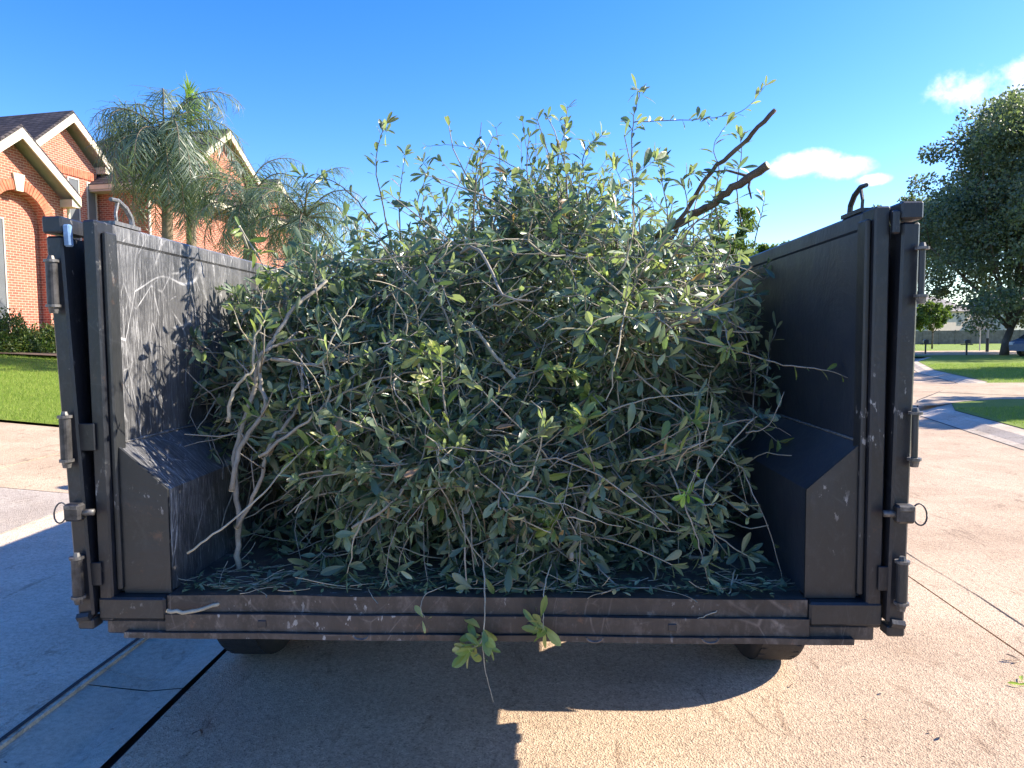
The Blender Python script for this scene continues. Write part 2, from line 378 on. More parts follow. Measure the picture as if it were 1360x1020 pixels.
def tri_mesh(name, V, Fa, mat, parent=None, att=None, smooth=False):
    me = bpy.data.meshes.new(name); nf, c = Fa.shape
    me.vertices.add(len(V)); me.vertices.foreach_set('co', V.astype(np.float32).ravel())
    me.loops.add(nf * c); me.loops.foreach_set('vertex_index', Fa.astype(np.int32).ravel())
    me.polygons.add(nf); me.polygons.foreach_set('loop_start', np.arange(0, nf * c, c, dtype=np.int32)); me.polygons.foreach_set('loop_total', np.full(nf, c, np.int32))
    if smooth: me.polygons.foreach_set('use_smooth', np.ones(nf, bool))
    me.update(calc_edges=True)
    if att is not None:
        a = me.attributes.new('tint', 'FLOAT', 'POINT'); a.data.foreach_set('value', att.astype(np.float32))
    return link(name, me, mat, parent)
def tubes_mesh(name, P, Rr, mat, sides=3, parent=None):       # P (N,K,3), Rr (N,K)
    Nn, K, _ = P.shape; d = np.gradient(P, axis=1); d = unit(d)
    ref = np.tile(np.array([.3, .2, .93]), (Nn, 1)); x = unit(np.cross(d, ref[:, None, :])); y = np.cross(d, x)
    a = np.arange(sides) * 2 * math.pi / sides
    V = P[:, :, None, :] + Rr[:, :, None, None] * (np.cos(a)[None, None, :, None] * x[:, :, None, :] + np.sin(a)[None, None, :, None] * y[:, :, None, :])
    base = (np.arange(Nn) * K * sides)[:, None, None, None]; i = np.arange(K-1)[None, :, None, None] * sides; k = np.arange(sides)[None, None, :, None]; k2 = (k + 1) % sides
    Fa = np.concatenate([base+i+k, base+i+k2, base+i+sides+k2, base+i+sides+k], axis=3).reshape(-1, 4)
    return tri_mesh(name, V.reshape(-1, 3), Fa, mat, parent, smooth=True)

# ------------------------------------------------------------------ ground, road, kerbs, driveway
def zl(x):                                                    # the left yard rises towards the brick house
    return .035 + .10 * max(0., min(-x - 2., 14.))
sheet('ground', [(-600, -300), (800, -300), (800, 900), (-600, 900)], -.16, 'grass', kind='structure')
Rc = [(5.35, -8), (5.6, -1), (5.95, 4), (6.62, 9.2), (7.6, 13.3), (9.3, 16.3), (11.4, 18.9), (13.5, 21.2), (16.2, 28.4), (21, 38), (26.5, 46)]
Lc = [(-2.05, -8), (-1.5, -1), (-1.46, 2.4), (-1.38, 4), (-1.05, 9), (-.6, 14), (.4, 20), (2.5, 28), (6.5, 38), (12, 47)]
# right half and left half of the roadway, split by the long joint, each in slabs
def interp(poly, y):
    for (x0, y0), (x1, y1) in zip(poly, poly[1:]):
        if y0 <= y <= y1: return x0 + (x1 - x0) * (y - y0) / (y1 - y0)
    return poly[-1][0] if y > poly[-1][1] else poly[0][0]
road = empty('road', (0, 0, 0), kind='structure')
ys = [-8, 1.5, 22, 34, 46]
strip('road_bed', [(-14, -8, -.03), (-14, 46, -.03)], [(30, -8, -.03), (30, 46, -.03)], 'joint', road)
# (the road bed lies below every surface; it only shows as the dark bottom of the joints)
def slab(poly, mat, parent, z=0., th=.04, name='slab'):
    MB().prism(poly, z - th, z, 'z').build(name, mat, parent)
def jx(y): return 2.14 + .074 * (y - .0) + (0 if y < 12 else (y - 12) * .22)
g = .006
for a, b in zip(ys, ys[1:]):
    sub = [a + g] + [y for y in (-1, 4, 6.6, 9.2, 11.5, 13.3, 16.3, 18.9, 28, 38) if a + .5 < y < b - .5] + [b - g]
    left = [(interp(Lc, y), y) for y in sub]; mid = [(jx(y), y) for y in sub]; right = [(interp(Rc, y), y) for y in sub]
    slab([(x + g, y) for x, y in left] + [(x - g, y) for x, y in reversed(mid)], 'road_concrete', road)
    slab([(x + g, y) for x, y in mid] + [(x, y) for x, y in reversed(right)], 'road_concrete', road)
# tar crack line beside the joint
strip('crack', [(jx(y) + .22 + .01 * math.sin(y * 5), y, .003) for y in np.arange(1.6, 11, .3)], [(jx(y) + .226 + .01 * math.sin(y * 5 + .3), y, .003) for y in np.arange(1.6, 11, .3)], 'joint', road)
# left gutter: a dished band, then the driveway apron
gut = empty('gutter', (0, 0, 0), kind='structure')
yy = [-8, -3.35, 1.9, 3.0, 6.1, 9.1, 14, 20, 28]
prof = [(-.012, .0), (-.16, -.012), (-.30, .004), (-.44, .022)]
for a, b in zip(yy, yy[1:]):
    cuts = [a + .004, (a + b) / 2, b - .004]
    for (o0, z0), (o1, z1) in zip(prof, prof[1:]):
        pass
    vs = []; fs = []
    for y in cuts:
        x = interp(Lc, y)
        for o, z in prof: vs.append((x + o, y, z))
        vs.append((x + prof[-1][0], y, -.1)); vs.append((x + prof[0][0], y, -.1))
    for i in range(len(cuts) - 1):
        for k in range(5): fs.append((i*6+k, i*6+k+1, (i+1)*6+k+1, (i+1)*6+k))
    MB().add(vs, fs).build('gutter_slab', 'gutter_concrete', gut)
strip('gutter_joint', [(interp(Lc, y) - .445, y, .040) for y in (-8, -3.35, 1.9, 3, 6.1, 9.1)], [(interp(Lc, y) - .466, y, .040) for y in (-8, -3.35, 1.9, 3, 6.1, 9.1)], 'joint', gut)
drv = empty('driveway', (0, 0, 0), kind='structure')
def zslab(x0, x1, y0, y1, mat, nx=2, xf=None):                # a slab that follows the rising ground
    vs = []; fs = []
    xs = [x0 + (x1 - x0) * i / nx for i in range(nx + 1)]
    for y in (y0, y1):
        for x in xs:
            X = x if not (xf and x == x1) else xf(y); vs += [(X, y, zl(X)), (X, y, zl(X) - .07)]
    n = 2 * (nx + 1)
    for i in range(nx):
        a = 2 * i; fs += [(a, a+2, n+a+2, n+a), (a, a+1, a+3, a+2), (n+a, n+a+2, n+a+3, n+a+1)]
    fs += [(0, n, n+1, 1), (n-2, n-1, 2*n-1, 2*n-2)]
    MB().add(vs, fs).build('slab', mat, drv)
for a, b in ((-3.3, 1.2), (1.2, 6.02), (6.02, 9.1)):
    zslab(-3.53, -2, a + g, b - g, 'apron_concrete' if a < 6 else 'driveway_concrete', xf=lambda y: interp(Lc, y) - .465)
    zslab(-4.85, -3.545, a + g, b - g, 'walk_concrete' if a < 6 else 'driveway_concrete', 1)
    for c in (-4.86, -8.4, -12): zslab(max(c - 3.52, -14.3), c - .01, a + g, b - g, 'driveway_concrete')
strip('driveway_bed', [(-2, -3.3, -.02), (-2, 9.09, -.02)], [(-14.2, -3.3, 1.15), (-14.2, 9.09, 1.15)], 'joint', drv)
# lawns
def lawn_left():
    vs = []; fs = []; yl = [9.12, 14, 20, 28, 38, 60, 120]; xs = [0, -1.5, -4, -7, -10, -14, -20, -60, -200]
    for y in yl:
        x0 = interp(Lc, y) - .46
        for q in xs: x = x0 + q; vs.append((x, y, zl(x) + .03 + (0 if q else -.01)))
    n = len(xs)
    for i in range(len(yl)-1):
        for k in range(n-1): fs.append((i*n+k, i*n+k+1, (i+1)*n+k+1, (i+1)*n+k))
    o = MB().add(vs, fs).build('lawn', 'grass'); tag(o, kind='structure')
    vs = []; fs = []
    for y in (-60, -3.32):
        for q in xs: x = -2.0 + q; vs.append((x, y, zl(x) + .03))
    for k in range(n-1): fs.append((k, k+1, n+k+1, n+k))
    tag(MB().add(vs, fs).build('lawn', 'grass'), kind='structure')
    tag(MB().add([(-14.3, -3.4, 1.2), (-14.3, 9.2, 1.2), (-200, 9.2, 1.43), (-200, -3.4, 1.43)], [(0, 1, 2, 3)]).build('lawn', 'grass'), kind='structure')
lawn_left()
kerb = empty('kerb', (0, 0, 0), kind='structure')
def offp(i, o):
    p = Vector(Rc[i]); a = Vector(Rc[max(i-1, 0)]); b = Vector(Rc[min(i+1, len(Rc)-1)]); d = (b - a).normalized(); return (p.x + d.y * o, p.y - d.x * o)
n = len(Rc)
for (o0, z0), (o1, z1) in (((.03, .0), (.16, .02)), ((.16, .02), (.34, .085)), ((.34, .085), (.62, .10))):
    strip('kerb_face', [offp(i, o0) + (z0,) for i in range(n)], [offp(i, o1) + (z1,) for i in range(n)], 'gutter_concrete', kerb)
strip('gutter_joint', [offp(i, .0) + (.004,) for i in range(n)], [offp(i, .028) + (.004,) for i in range(n)], 'joint', kerb)
tag(strip('lawn', [offp(i, .62) + (.11,) for i in range(n)], [(Rc[i][0] + 260, Rc[i][1] + (-60 if i == 0 else 30 * i / n), .11) for i in range(n)], 'grass'), kind='structure')
sheet('lawn', [(26.9, 46, .11), (290, 73, .11), (290, 500, .11), (-200, 500, .11), (-200, 46, .10)], .11, 'grass', kind='structure')
# right driveway crossing the lawn, footpath and the cross street beyond
sheet('driveway', [(7.9, 14.05), (8.35, 13.95), (9.4, 14.75), (10.4, 15.15), (12.4, 15.1), (40, 14.2), (40, 18.6), (14.0, 20.35), (12.75, 20.3)], .116, 'driveway_concrete', kind='structure')
strip('driveway_joint', [(10.0, 17.3, .121), (12.6, 14.9, .121)], [(10.06, 17.34, .121), (12.66, 14.94, .121)], 'joint', tag(empty('driveway', (0, 0, 0)), kind='structure'))
sheet('cross_street', [(20, 49), (300, 46), (300, 60), (14, 63)], .116, 'driveway_concrete', kind='structure')

# grass blades (nobody could count them)
def blades(name, regions, label=None):
    P = []
    for (x0, x1, y0, y1, dens, zf, hgt) in regions:
        k = int((x1-x0) * (y1-y0) * dens); x = rng.uniform(x0, x1, k); y = rng.uniform(y0, y1, k)
        z = np.array([zf(a, b) for a, b in zip(x, y)]); ok = z > -5
        P.append(np.stack([x, y, z, rng.uniform(.6, 1.2, k) * hgt], 1)[ok])
    P = np.concatenate(P); k = len(P); d = rng.normal(0, .35, (k, 3)); d[:, 2] = 1
    nn = rng.normal(0, 1, (k, 3)); nn[:, 2] = 0
    o = leaves_mesh(name, P[:, :3], d, nn, P[:, 3], 'grass_blade', BLADE_T, BLADE_F)
    tag(o, kind='stuff'); o['category'] = 'grass'
    if label: o['label'] = label
def rightz(a, b):
    return .10 if a > interp(Rc, b) + .75 and not (13.9 < b - (.0 if a < 10 else 0) and b < 20.6) else -9
blades('grass', [(-13.2, -4.2, 9.15, 13, 1500, lambda a, b: zl(a) + .02, .055), (-16, -6.5, 13, 22, 600, lambda a, b: zl(a) + .02, .07)], 'bright green mown lawn grass in front of the brick house')
blades('grass', [(6.8, 12, 8, 14.6, 1200, lambda a, b: rightz(a, b) if b < 13.5 + max(0, (a-9.3))*.35 else -9, .05), (12.8, 32, 20.5, 34, 220, lambda a, b: .10 if a > interp(Rc, b) + .8 else -9, .08)], 'mown lawn grass beyond the right kerb and driveway')

# ------------------------------------------------------------------ brick house
HA = rad(12); hroot = empty('brick_house', (-15.4, 25, 0), rad(78), label='red brick house with steep gables, cream trim and an arched entry behind the lawn', cat='house')
# local frame: x along the front (away from the camera), -y towards the street, z up
def gable_wall(name, u0, u1, y0, y1, zb, eave, apex, ua, holes=None, mat='brick_wall'):
    if holes is None:
        MB().prism([(u0, zb), (u1, zb), (u1, eave), (ua, apex), (u0, eave)], y0, y1).build(name, mat, hroot); return
    uc, hw, spring, _ = holes; b = MB()
    top = lambda u: eave + (apex - eave) * (1 - abs(u - ua) / ((u1 - u0) / 2))
    b.box(u0, uc - hw, y0, y1, zb, eave).box(uc + hw, u1, y0, y1, zb, eave)
    b.prism([(u0, eave), (uc - hw, eave), (uc - hw, top(uc - hw))], y0, y1); b.prism([(uc + hw, eave), (u1, eave), (uc + hw, top(uc + hw))], y0, y1)
    K = 20
    for k in range(K):
        a0 = math.pi * k / K; a1 = math.pi * (k+1) / K; p0 = (uc - hw * math.cos(a0), spring + hw * math.sin(a0)); p1 = (uc - hw * math.cos(a1), spring + hw * math.sin(a1))
        b.prism([p0, p1, (p1[0], top(p1[0])), (p0[0], top(p0[0]))], y0, y1)
    b.build(name, mat, hroot)
def gable_roof(ua, za, hw, slope, y0, y1, trim=.26, th=.10, soff=True):
    """two roof planes, cream rake boards in front, shaded soffit below"""
    for s in (-1, 1):
        ue, ze = ua + s * hw, za - hw * slope
        MB().prism([(ua, za), (ue, ze), (ue, ze + th), (ua, za + th)], y0 + .03, y1).build('roof', 'shingle', hroot)
        MB().prism([(ua, za - .01), (ue, ze - .01), (ue, ze - trim), (ua, za - trim * 1.15)], y0, y0 + .05).build('rake_board', 'trim', hroot)
        MB().prism([(ua, za - .015), (ue, ze - .015), (ue, ze - .06), (ua, za - .06)], y0 + .06, y0 + .75).build('soffit', 'soffit', hroot)
        MB().box(min(ue, ue - s*.30), max(ue, ue - s*.30), y0 + .055, y0 + .72, ze - .30, ze - .07).build('cornice_return', 'trim', hroot)
# A: window gable
gable_wall('wall', -1.35, 1.45, 0, .3, 1.0, 7.75, 8.98, .06)
gable_roof(.06, 9.37, 1.68, .85, -.45, 7)
# B: arched entry gable, further forward
gable_wall('wall', -5.92, -2.30, -2.1, -1.80, 1.0, 5.85, 7.28, -4.1, holes=(-3.86, .90, 5.0, 0))
gable_roof(-4.1, 7.57, 1.98, .81, -2.6, 2)
gable_roof(-6.35, 8.55, 1.9, .81, -1.4, 3)
MB().box(-5.9, -2.43, -1.798, -1.6, 1.0, 5.95).build('wall', 'brick_wall', hroot)                    # back wall of the arched recess
MB().box(-2.42, -2.302, -1.74, -.36, 1.0, 5.9).build('wall', 'brick_wall', hroot)
MB().box(-9, -5.93, -1.2, -.9, 1.0, 7.2).build('wall', 'brick_wall', hroot)
MB().box(-2.3, -1.36, -.02, .28, 1.0, 7.2).build('wall', 'brick_wall', hroot)
# voussoirs round the arch, keystone, soldier course over the windows
vb = MB(); uc, hw, sp = -3.86, .90, 5.0
for k in range(34):
    a = math.pi * (k + .5) / 34
    if abs(a - math.pi / 2) < .10: continue
    for j, (r0, r1) in enumerate(((hw + .005, hw + .30),)):
        da = math.pi / 34 * .42
        pts = [(uc - r * math.cos(q), sp + r * math.sin(q)) for r, q in ((r0, a - da), (r0, a + da), (r1, a + da), (r1, a - da))]
        vb.prism(pts, -2.125 - .008 * random.random(), -2.1)
o = vb.build('arch_brick', 'brick_single', hroot); o['kind'] = 'stuff'
MB().prism([(uc - .11, sp + hw - .03), (uc + .11, sp + hw - .03), (uc + .19, sp + hw + .46), (uc - .19, sp + hw + .46)], -2.16, -2.09).build('keystone', 'stone', hroot)
sb = MB()
for k in range(29): sb.box(-1.30 + k * .093, -1.30 + k * .093 + .08, -.03 - .008 * random.random(), 0, 7.34, 7.62)
o = sb.build('soldier_brick', 'brick_single', hroot); o['kind'] = 'stuff'
def window(u0, u1, z0, z1, y=0.):
    fr = MB().box(u0, u0+.045, y-.03, y+.04, z0, z1).box(u1-.045, u1, y-.03, y+.04, z0, z1).box(u0+.045, u1-.045, y-.03, y+.04, z1-.05, z1).box(u0+.045, u1-.045, y-.03, y+.04, z0, z0+.06)
    f = fr.build('window', 'window_frame', hroot)
    MB().box(u0+.045, u1-.045, y-.012, y+.02, z0+.06, z1-.05).build('pane', 'window_screen', f)
window(.10, .60, 5.0, 7.28); window(.94, 1.38, 5.0, 7.26); window(-.85, -.3, 5.0, 7.28)
window(-4.85, -4.12, 1.5, 5.1, -1.80)
MB().tube([(-2.36, -2.2, 5.9), (-2.22, -2.2, 5.72), (-2.22, -2.16, 1.3)], .045, 8).build('downpipe', 'trim', hroot, True)
# C: wing that stands forward, side wall in shade, hip roof and front gables
MB().box(1.55, 12.5, -2.05, 5.5, 1.0, 6.95).build('wall', 'brick_wall', hroot)
MB().box(1.05, 13, -2.55, 6, 6.93, 7.0).build('soffit', 'soffit', hroot)
MB().box(1.02, 13.03, -2.60, 6.03, 7.002, 7.16).build('fascia', 'trim', hroot)
MB().add([(1.0, -2.62, 7.17), (13.05, -2.62, 7.17), (13.05, 6.05, 7.17), (1.0, 6.05, 7.17), (5.3, 1.7, 10.4), (9, 1.7, 10.4)],
         [(0, 1, 5, 4), (1, 2, 5), (2, 3, 4, 5), (3, 0, 4), (0, 3, 2, 1)]).build('roof', 'shingle', hroot)
gable_wall('wall', 3.7, 8.4, -2.08, 1.2, 7.0, 8.2, 9.95, 6.07); gable_roof(6.07, 10.3, 2.5, .75, -2.5, 2.5)
gable_wall('wall', 7.6, 11.6, -2.3, 1.0, 1.0, 7.2, 8.6, 9.6); gable_roof(9.6, 8.98, 2.3, .72, -2.7, 2)
MB().tube([(1.48, -2.12, 6.95), (1.48, -2.12, 1.2)], .05, 8).build('downpipe', 'trim', hroot, True)
MB().box(-11.5, 1.2, .35, 8.6, 1.0, 7.15).build('wall', 'brick_wall', hroot)
# main roof behind
MB().add([(-12, -.9, 7.2), (1.2, .4, 7.5), (1.2, 9, 7.5), (-12, 9, 7.2), (-8, 4.2, 9.3), (.4, 4.2, 9.3)], [(0, 1, 5, 4), (1, 2, 5), (2, 3, 4, 5), (3, 0, 4), (0, 3, 2, 1)]).build('roof', 'shingle', hroot)

# ------------------------------------------------------------------ vegetation
def shrub(name, c, r, h, n, label, size=.06, mat='shrub_leaf', group=None):
    root = empty(name, c, label=label, cat='shrub', group=group)
    p = rng.normal(0, 1, (n, 3)); p = unit(p) * (rng.random((n, 1)) ** .35); p[:, 2] = np.abs(p[:, 2])
    lump = np.array([noise.noise(Vector(q * 2.2) + Vector(c)) for q in p]) * .35 + 1
    p = p * lump[:, None] * np.array([r, r, h]); d = unit(p + rng.normal(0, .5, (n, 3))); d[:, 2] += .3
    leaves_mesh('foliage', p, d, rng.normal(0, 1, (n, 3)), rng.uniform(.6, 1.3, n) * size, mat, CARD_T, CARD_F, root)
    b = MB()
    for k in range(7):
        a = k * .9; b.tube([(0, 0, -.05), (math.cos(a)*r*.3, math.sin(a)*r*.3, h*.45), (math.cos(a)*r*.6, math.sin(a)*r*.6, h*.8)], [.02, .014, .006], 5)
    b.build('stem', 'tree_bark', root)
for px, y0, r, h, lb in ((12, 19.6, .75, 1.15, 'dense round green shrub against the arched entry, left of the shrubs'), (45, 20.2, .8, .75, 'low leafy green shrub at the foot of the entry pier'), (78, 20.6, .6, .95, 'upright green shrub growing beside the left trailer door'), (-25, 19.0, .8, 1.0, 'green shrub at the left picture edge under the porch')):
    p = atY(px, 468, y0); shrub('shrub', (p.x, p.y, zl(p.x) - .02), r, h, 5200, lb, .075, group='shrubs in front of the brick house')
sheet('planting_bed', [(-17, 17.5, 1.5), (-11.6, 18.9, 1.14), (-13.2, 24, 1.25), (-17, 24, 1.6)], 0, 'mulch', kind='structure')

def palm(base, top, nf, flen, label, droop=1., spear=False, pseed=1):
    rr = random.Random(pseed); root = empty('palm_tree', base, label=label, cat='palm tree', group='feathery palms in front of the brick house')
    T = Vector(top) - Vector(base)
    pts = [T * (i / 8) + Vector((math.sin(i * .5 + pseed) * .06, 0, 0)) for i in range(9)]
    MB().tube(pts, [.17 - .006 * i for i in range(9)], 10).build('trunk', 'palm_bark', root, True)
    for f in range(nf):
        az = f * 2.399 + rr.random() * .5; el = rad(84 - 125 * (f / nf) ** .9 + rr.uniform(-8, 8)); ln = flen * rr.uniform(.8, 1.1)
        K = 12; p = T.copy(); path = [p.copy()]; hd = Vector((math.cos(az), math.sin(az), 0)); e = el
        for k in range(K):
            p = p + (hd * math.cos(e) + Vector((0, 0, 1)) * math.sin(e)) * (ln / K); path.append(p.copy()); e -= rad(11.5) * droop * (.45 + .9 * k / K) * rr.uniform(.8, 1.2); e = max(e, rad(-86))
        fr = MB().tube(path, [.028 - .002 * i for i in range(K + 1)], 5).build('frond', 'palm_bark', root, True)
        pos = []; dd = []; nn = []; ll = []; side = hd.cross(Vector((0, 0, 1)))
        m = 58
        for q in range(m):
            tq = .10 + .9 * q / m; x = tq * K; i = min(int(x), K-1); P = path[i].lerp(path[i+1], x - i); tg = (path[i+1] - path[i]).normalized()
            up = side.cross(tg)
            for s in (-1, 1):
                for rep in range(1):
                    d = side * s * rr.uniform(.45, 1.) + tg * rr.uniform(.3, .9) + up * rr.uniform(-.5, .6) + Vector((0, 0, -.75 * droop * rr.random()))
                    d.normalize()
                    L1 = (.62 * math.sin(math.pi * (.12 + .8 * tq)) + .1) * rr.uniform(.75, 1.15) * flen / 2.6
                    pos.append(P); dd.append(d); nn.append(up + Vector((rr.uniform(-.5, .5), rr.uniform(-.5, .5), 0))); ll.append(L1)
        PT = np.array([(-.013, 0, 0), (.013, 0, 0), (-.017, .5, -.06), (.017, .5, -.06), (-.010, .85, -.24), (.010, .85, -.24), (0, 1., -.42)])
        PF = [(0,1,3),(0,3,2),(2,3,5),(2,5,4),(4,5,6)]
        leaves_mesh('leaflets', pos, dd, nn, ll, 'palm_leaf', PT, PF, fr)['kind'] = 'stuff'
    if spear:
        pth = [T, T + Vector((.05, 0, 1.5)), T + Vector((.1, 0, 2.35))]
        fr = MB().tube(pth, [.04, .03, .012], 6).build('young_frond', 'palm_spear', root, True)
        pos = []; dd = []
        for q in range(150):
            tq = .1 + .9 * rr.random(); P = pth[1].lerp(pth[2], tq); a = rr.random() * 6.28; pos.append(P); dd.append(Vector((math.cos(a) * .5 + .35, math.sin(a) * .4, rr.uniform(-.4, 1.2))))
        leaves_mesh('leaflets', pos, dd, rng.normal(0, 1, (150, 3)), rng.uniform(.25, .6, 150), 'palm_spear', np.array([(-.05,0,0),(.05,0,0),(-.04,.6,0),(.04,.6,0),(0,1,-.1)]), [(0,1,3),(0,3,2),(2,3,4)], fr)['kind'] = 'stuff'
for (px, py, Y, nf, fl, dr, sp, lb) in ((218, 188, 19.0, 34, 2.7, 1.3, False, 'tallest grey green feathery palm with drooping fronds in front of the brick gables'),
                                     (250, 232, 20.5, 17, 1.6, 1.3, True, 'palm with an upright fresh green young frond rising beside the farther gable'),
                                     (330, 272, 18.5, 24, 2.1, 1.1, False, 'bushy feathery palm between the taller palm and the brush heap'),
                                     (405, 292, 17.5, 24, 1.9, 1.0, False, 'low feathery palm showing just left of the brush heap')):
    t = atY(px, py, Y); palm((t.x - .1, t.y, zl(t.x)), t, nf, fl, lb, dr, sp, int(px))

def tree(name, base, h, cr, label, leaf='oak_leaf', clumps=70, per=320, size=.17, trunk=.35, low=.28, seed=1, cat='tree', group=None, squash=1., lean=(0, 0)):
    rr = random.Random(seed); root = empty(name, base, label=label, cat=cat, group=group); b = MB(); cents = []
    fork = h * low; lx, ly = lean
    b.tube([(0, 0, -.1), (lx*.03, ly*.03, fork*.5), (lx*.12, ly*.12, fork)], [trunk*1.25, trunk, trunk*.85], 10)
    nl = 9
    for k in range(nl):
        az = k * 2.4 + rr.random(); el = rad(rr.uniform(18, 75)); p = Vector((lx*.12, ly*.12, fork * rr.uniform(.8, 1.0))); e = el; path = [p.copy()]; r0 = trunk * rr.uniform(.35, .6)
        for q in range(7):
            az += rr.uniform(-.35, .35); e += rr.uniform(-.15, .2); p = p + Vector((math.cos(az) * math.cos(e) * cr * .15, math.sin(az) * math.cos(e) * cr * .15, math.sin(e) * (h - fork) * .135)); path.append(p.copy())
            if q > 1:
                for _ in range(2):
                    a2 = rr.random() * 6.28; e2 = p + Vector((math.cos(a2) * cr * .28, math.sin(a2) * cr * .28, rr.uniform(-.05, .14) * h)); cents.append(e2)
                    b.tube([p, (p + e2) / 2 + Vector((0, 0, .1)), e2], [r0 * .3, r0 * .2, r0 * .08], 5)
        b.tube(path, [r0 * (1 - .12 * i) for i in range(8)], 7)
    b.build('trunk', 'tree_bark', root, True)
    while len(cents) < clumps:
        q = Vector((rr.gauss(0, 1), rr.gauss(0, 1), rr.gauss(0, 1))).normalized() * (rr.random() ** .25) * rr.choice([1, 1, 1.25])
        cents.append(Vector((q.x * cr * .9 + lx, q.y * cr * .9 + ly, fork + (h - fork) * (.5 + .5 * q.z * squash))))
    C = np.array([tuple(c) for c in cents]); ctr = np.array([lx, ly, fork + (h - fork) * .5])
    rel = (C - ctr) / np.array([cr, cr, (h - fork) * .5]); nrm = (np.abs(rel) ** 3).sum(1) ** (1/3); f = np.where(nrm > 1.0, 1.0 / nrm, 1.0)
    C = ctr + (C - ctr) * f[:, None]
    idx = np.repeat(np.arange(len(C)), per); k = len(idx); q = unit(rng.normal(0, 1, (k, 3))) * (rng.random((k, 1)) ** .45)
    rr_ = rng.uniform(.10, .23, len(C)) * cr; P = C[idx] + q * rr_[idx][:, None] * np.array([1, 1, .7])
    d = unit(q + rng.normal(0, .7, (k, 3))); tint = np.clip(rng.random(k) * .8 + rng.uniform(-.15, .25, len(C))[idx], 0, 1)
    leaves_mesh('crown', P, d, rng.normal(0, 1, (k, 3)), rng.uniform(.6, 1.3, k) * size, leaf, CARD_T, CARD_F, root, tint)
p = atZ(1336, 471, .1); Yt = 48.
t0 = (33.2, Yt, .1)
tree('oak_tree', t0, 16.6, 8.0, 'large dark oak with a wide crown over the lawn at the right edge', clumps=320, per=330, size=.25, trunk=.25, low=.11, seed=5, lean=(3.4, 0))
tree('oak_tree', (43, 55, .1), 20.5, 8.5, 'tall dark oak partly cut off by the right picture edge', clumps=170, per=340, size=.28, trunk=.4, low=.18, seed=9)
tree('oak_tree', (34.5, 62, .1), 13.0, 4.6, 'smaller dark tree whose top just clears the right trailer wall', clumps=60, per=260, size=.24, trunk=.22, low=.35, seed=12)
tree('young_tree', (42.5, 72, .1), 4.6, 1.9, 'small young street tree with a thin trunk near the mailboxes', leaf='far_leaf', clumps=26, per=150, size=.2, trunk=.07, low=.4, seed=14)
tree('leafy_tree', (21.6, 70, .1), 13.4, 4.6, 'sunlit yellow green tree seen behind the brush heap', leaf='far_leaf', clumps=80, per=260, size=.3, trunk=.25, low=.2, seed=17)
tree('leafy_tree', (27.3, 74, .1), 10.6, 3.2, 'low yellow green treetop just over the right trailer wall', leaf='far_leaf', clumps=40, per=260, size=.3, trunk=.2, low=.2, seed=19)
# trees standing beyond the right picture edge, whose shade falls across the lawn and driveway
tree('oak_tree', (28.5, 26.5, .1), 9.5, 5.2, 'oak standing outside the right edge of the picture', clumps=70, per=200, size=.3, trunk=.25, low=.3, seed=23)
tree('oak_tree', (17.6, 14.6, .1), 7.6, 2.4, 'young oak standing outside the right edge of the picture', clumps=40, per=200, size=.28, trunk=.18, low=.35, seed=29)

# ------------------------------------------------------------------ far side of the cross street
fence = empty('wooden_fence', (60, 104, .1), rad(1.5), label='long grey brown wooden fence beyond the cross street', cat='fence')
for k in range(-6, 14):
    MB().box(k*2.4+.06, k*2.4+2.34, -.02, .02, .05, 2.02).build('panel', 'fence_wood', fence)
    MB().box(k*2.4-.06, k*2.4+.055, -.06, .06, 0, 2.1).build('post', 'fence_wood', fence)
def far_house(x0, x1, y, zw, zr, wall, label):
    r = empty('far_house', ((x0+x1)/2, y, .1), rad(24), label=label, cat='house'); w = (x1-x0)/2
    MB().box(-w, w, 0, 9, 0, zw).build('wall', wall, r)
    MB().add([(-w-.5, -.5, zw+.01), (w+.5, -.5, zw+.01), (w+.5, 9.5, zw+.01), (-w-.5, 9.5, zw+.01), (-w+2.5, 4.5, zr), (w-2.5, 4.5, zr)], [(0,1,5,4), (1,2,5), (2,3,4,5), (3,0,4), (0,3,2,1)]).build('roof', 'far_roof', r)
    for u in (-w*.4, w*.45):
        f = MB().box(u-.5, u+.5, -.05, -.003, 3.0, 4.2).build('window', 'window_frame', r); MB().box(u-.42, u+.42, -.07, -.052, 3.1, 4.1).build('pane', 'window_screen', f)
far_house(66, 76.5, 116, 5.2, 8.0, 'far_wall', 'beige house with a grey roof behind the far fence')
far_house(79.5, 96, 119, 5.0, 8.3, 'far_wall_pale', 'pale house behind the far fence at the right edge')

def sign():
    p = atZ(1301, 466, .1); r = empty('stop_sign', (p.x, p.y, .1), rad(-28), label='octagonal street sign on a pale post seen from behind, before the far fence', cat='street sign')
    MB().tube([(0, 0, 0), (0, 0, 2.35)], .045, 8).build('post', 'pole_pale', r)
    pts = [(.40*math.cos(rad(22.5+45*k)), 2.1 + .40*math.sin(rad(22.5+45*k))) for k in range(8)]
    MB().prism(pts, -.05, -.042).build('plate', 'sign_back', r)
sign()
p = atZ(1311, 467.5, .1); r = empty('lamp_post', (p.x, p.y, .1), label='thin pale street post with a dark base right of the octagonal sign', cat='lamp post')
MB().tube([(0, 0, 1.1), (0, 0, 6.2), (.5, 0, 6.5)], .07, 8).build('pole', 'pole_pale', r); MB().tube([(0, 0, 0), (0, 0, 1.1)], .12, 8).build('base', 'metal_dark', r); MB().box(.4, .9, -.12, .12, 6.45, 6.58, .03).build('lamp_head', 'metal_dark', r)
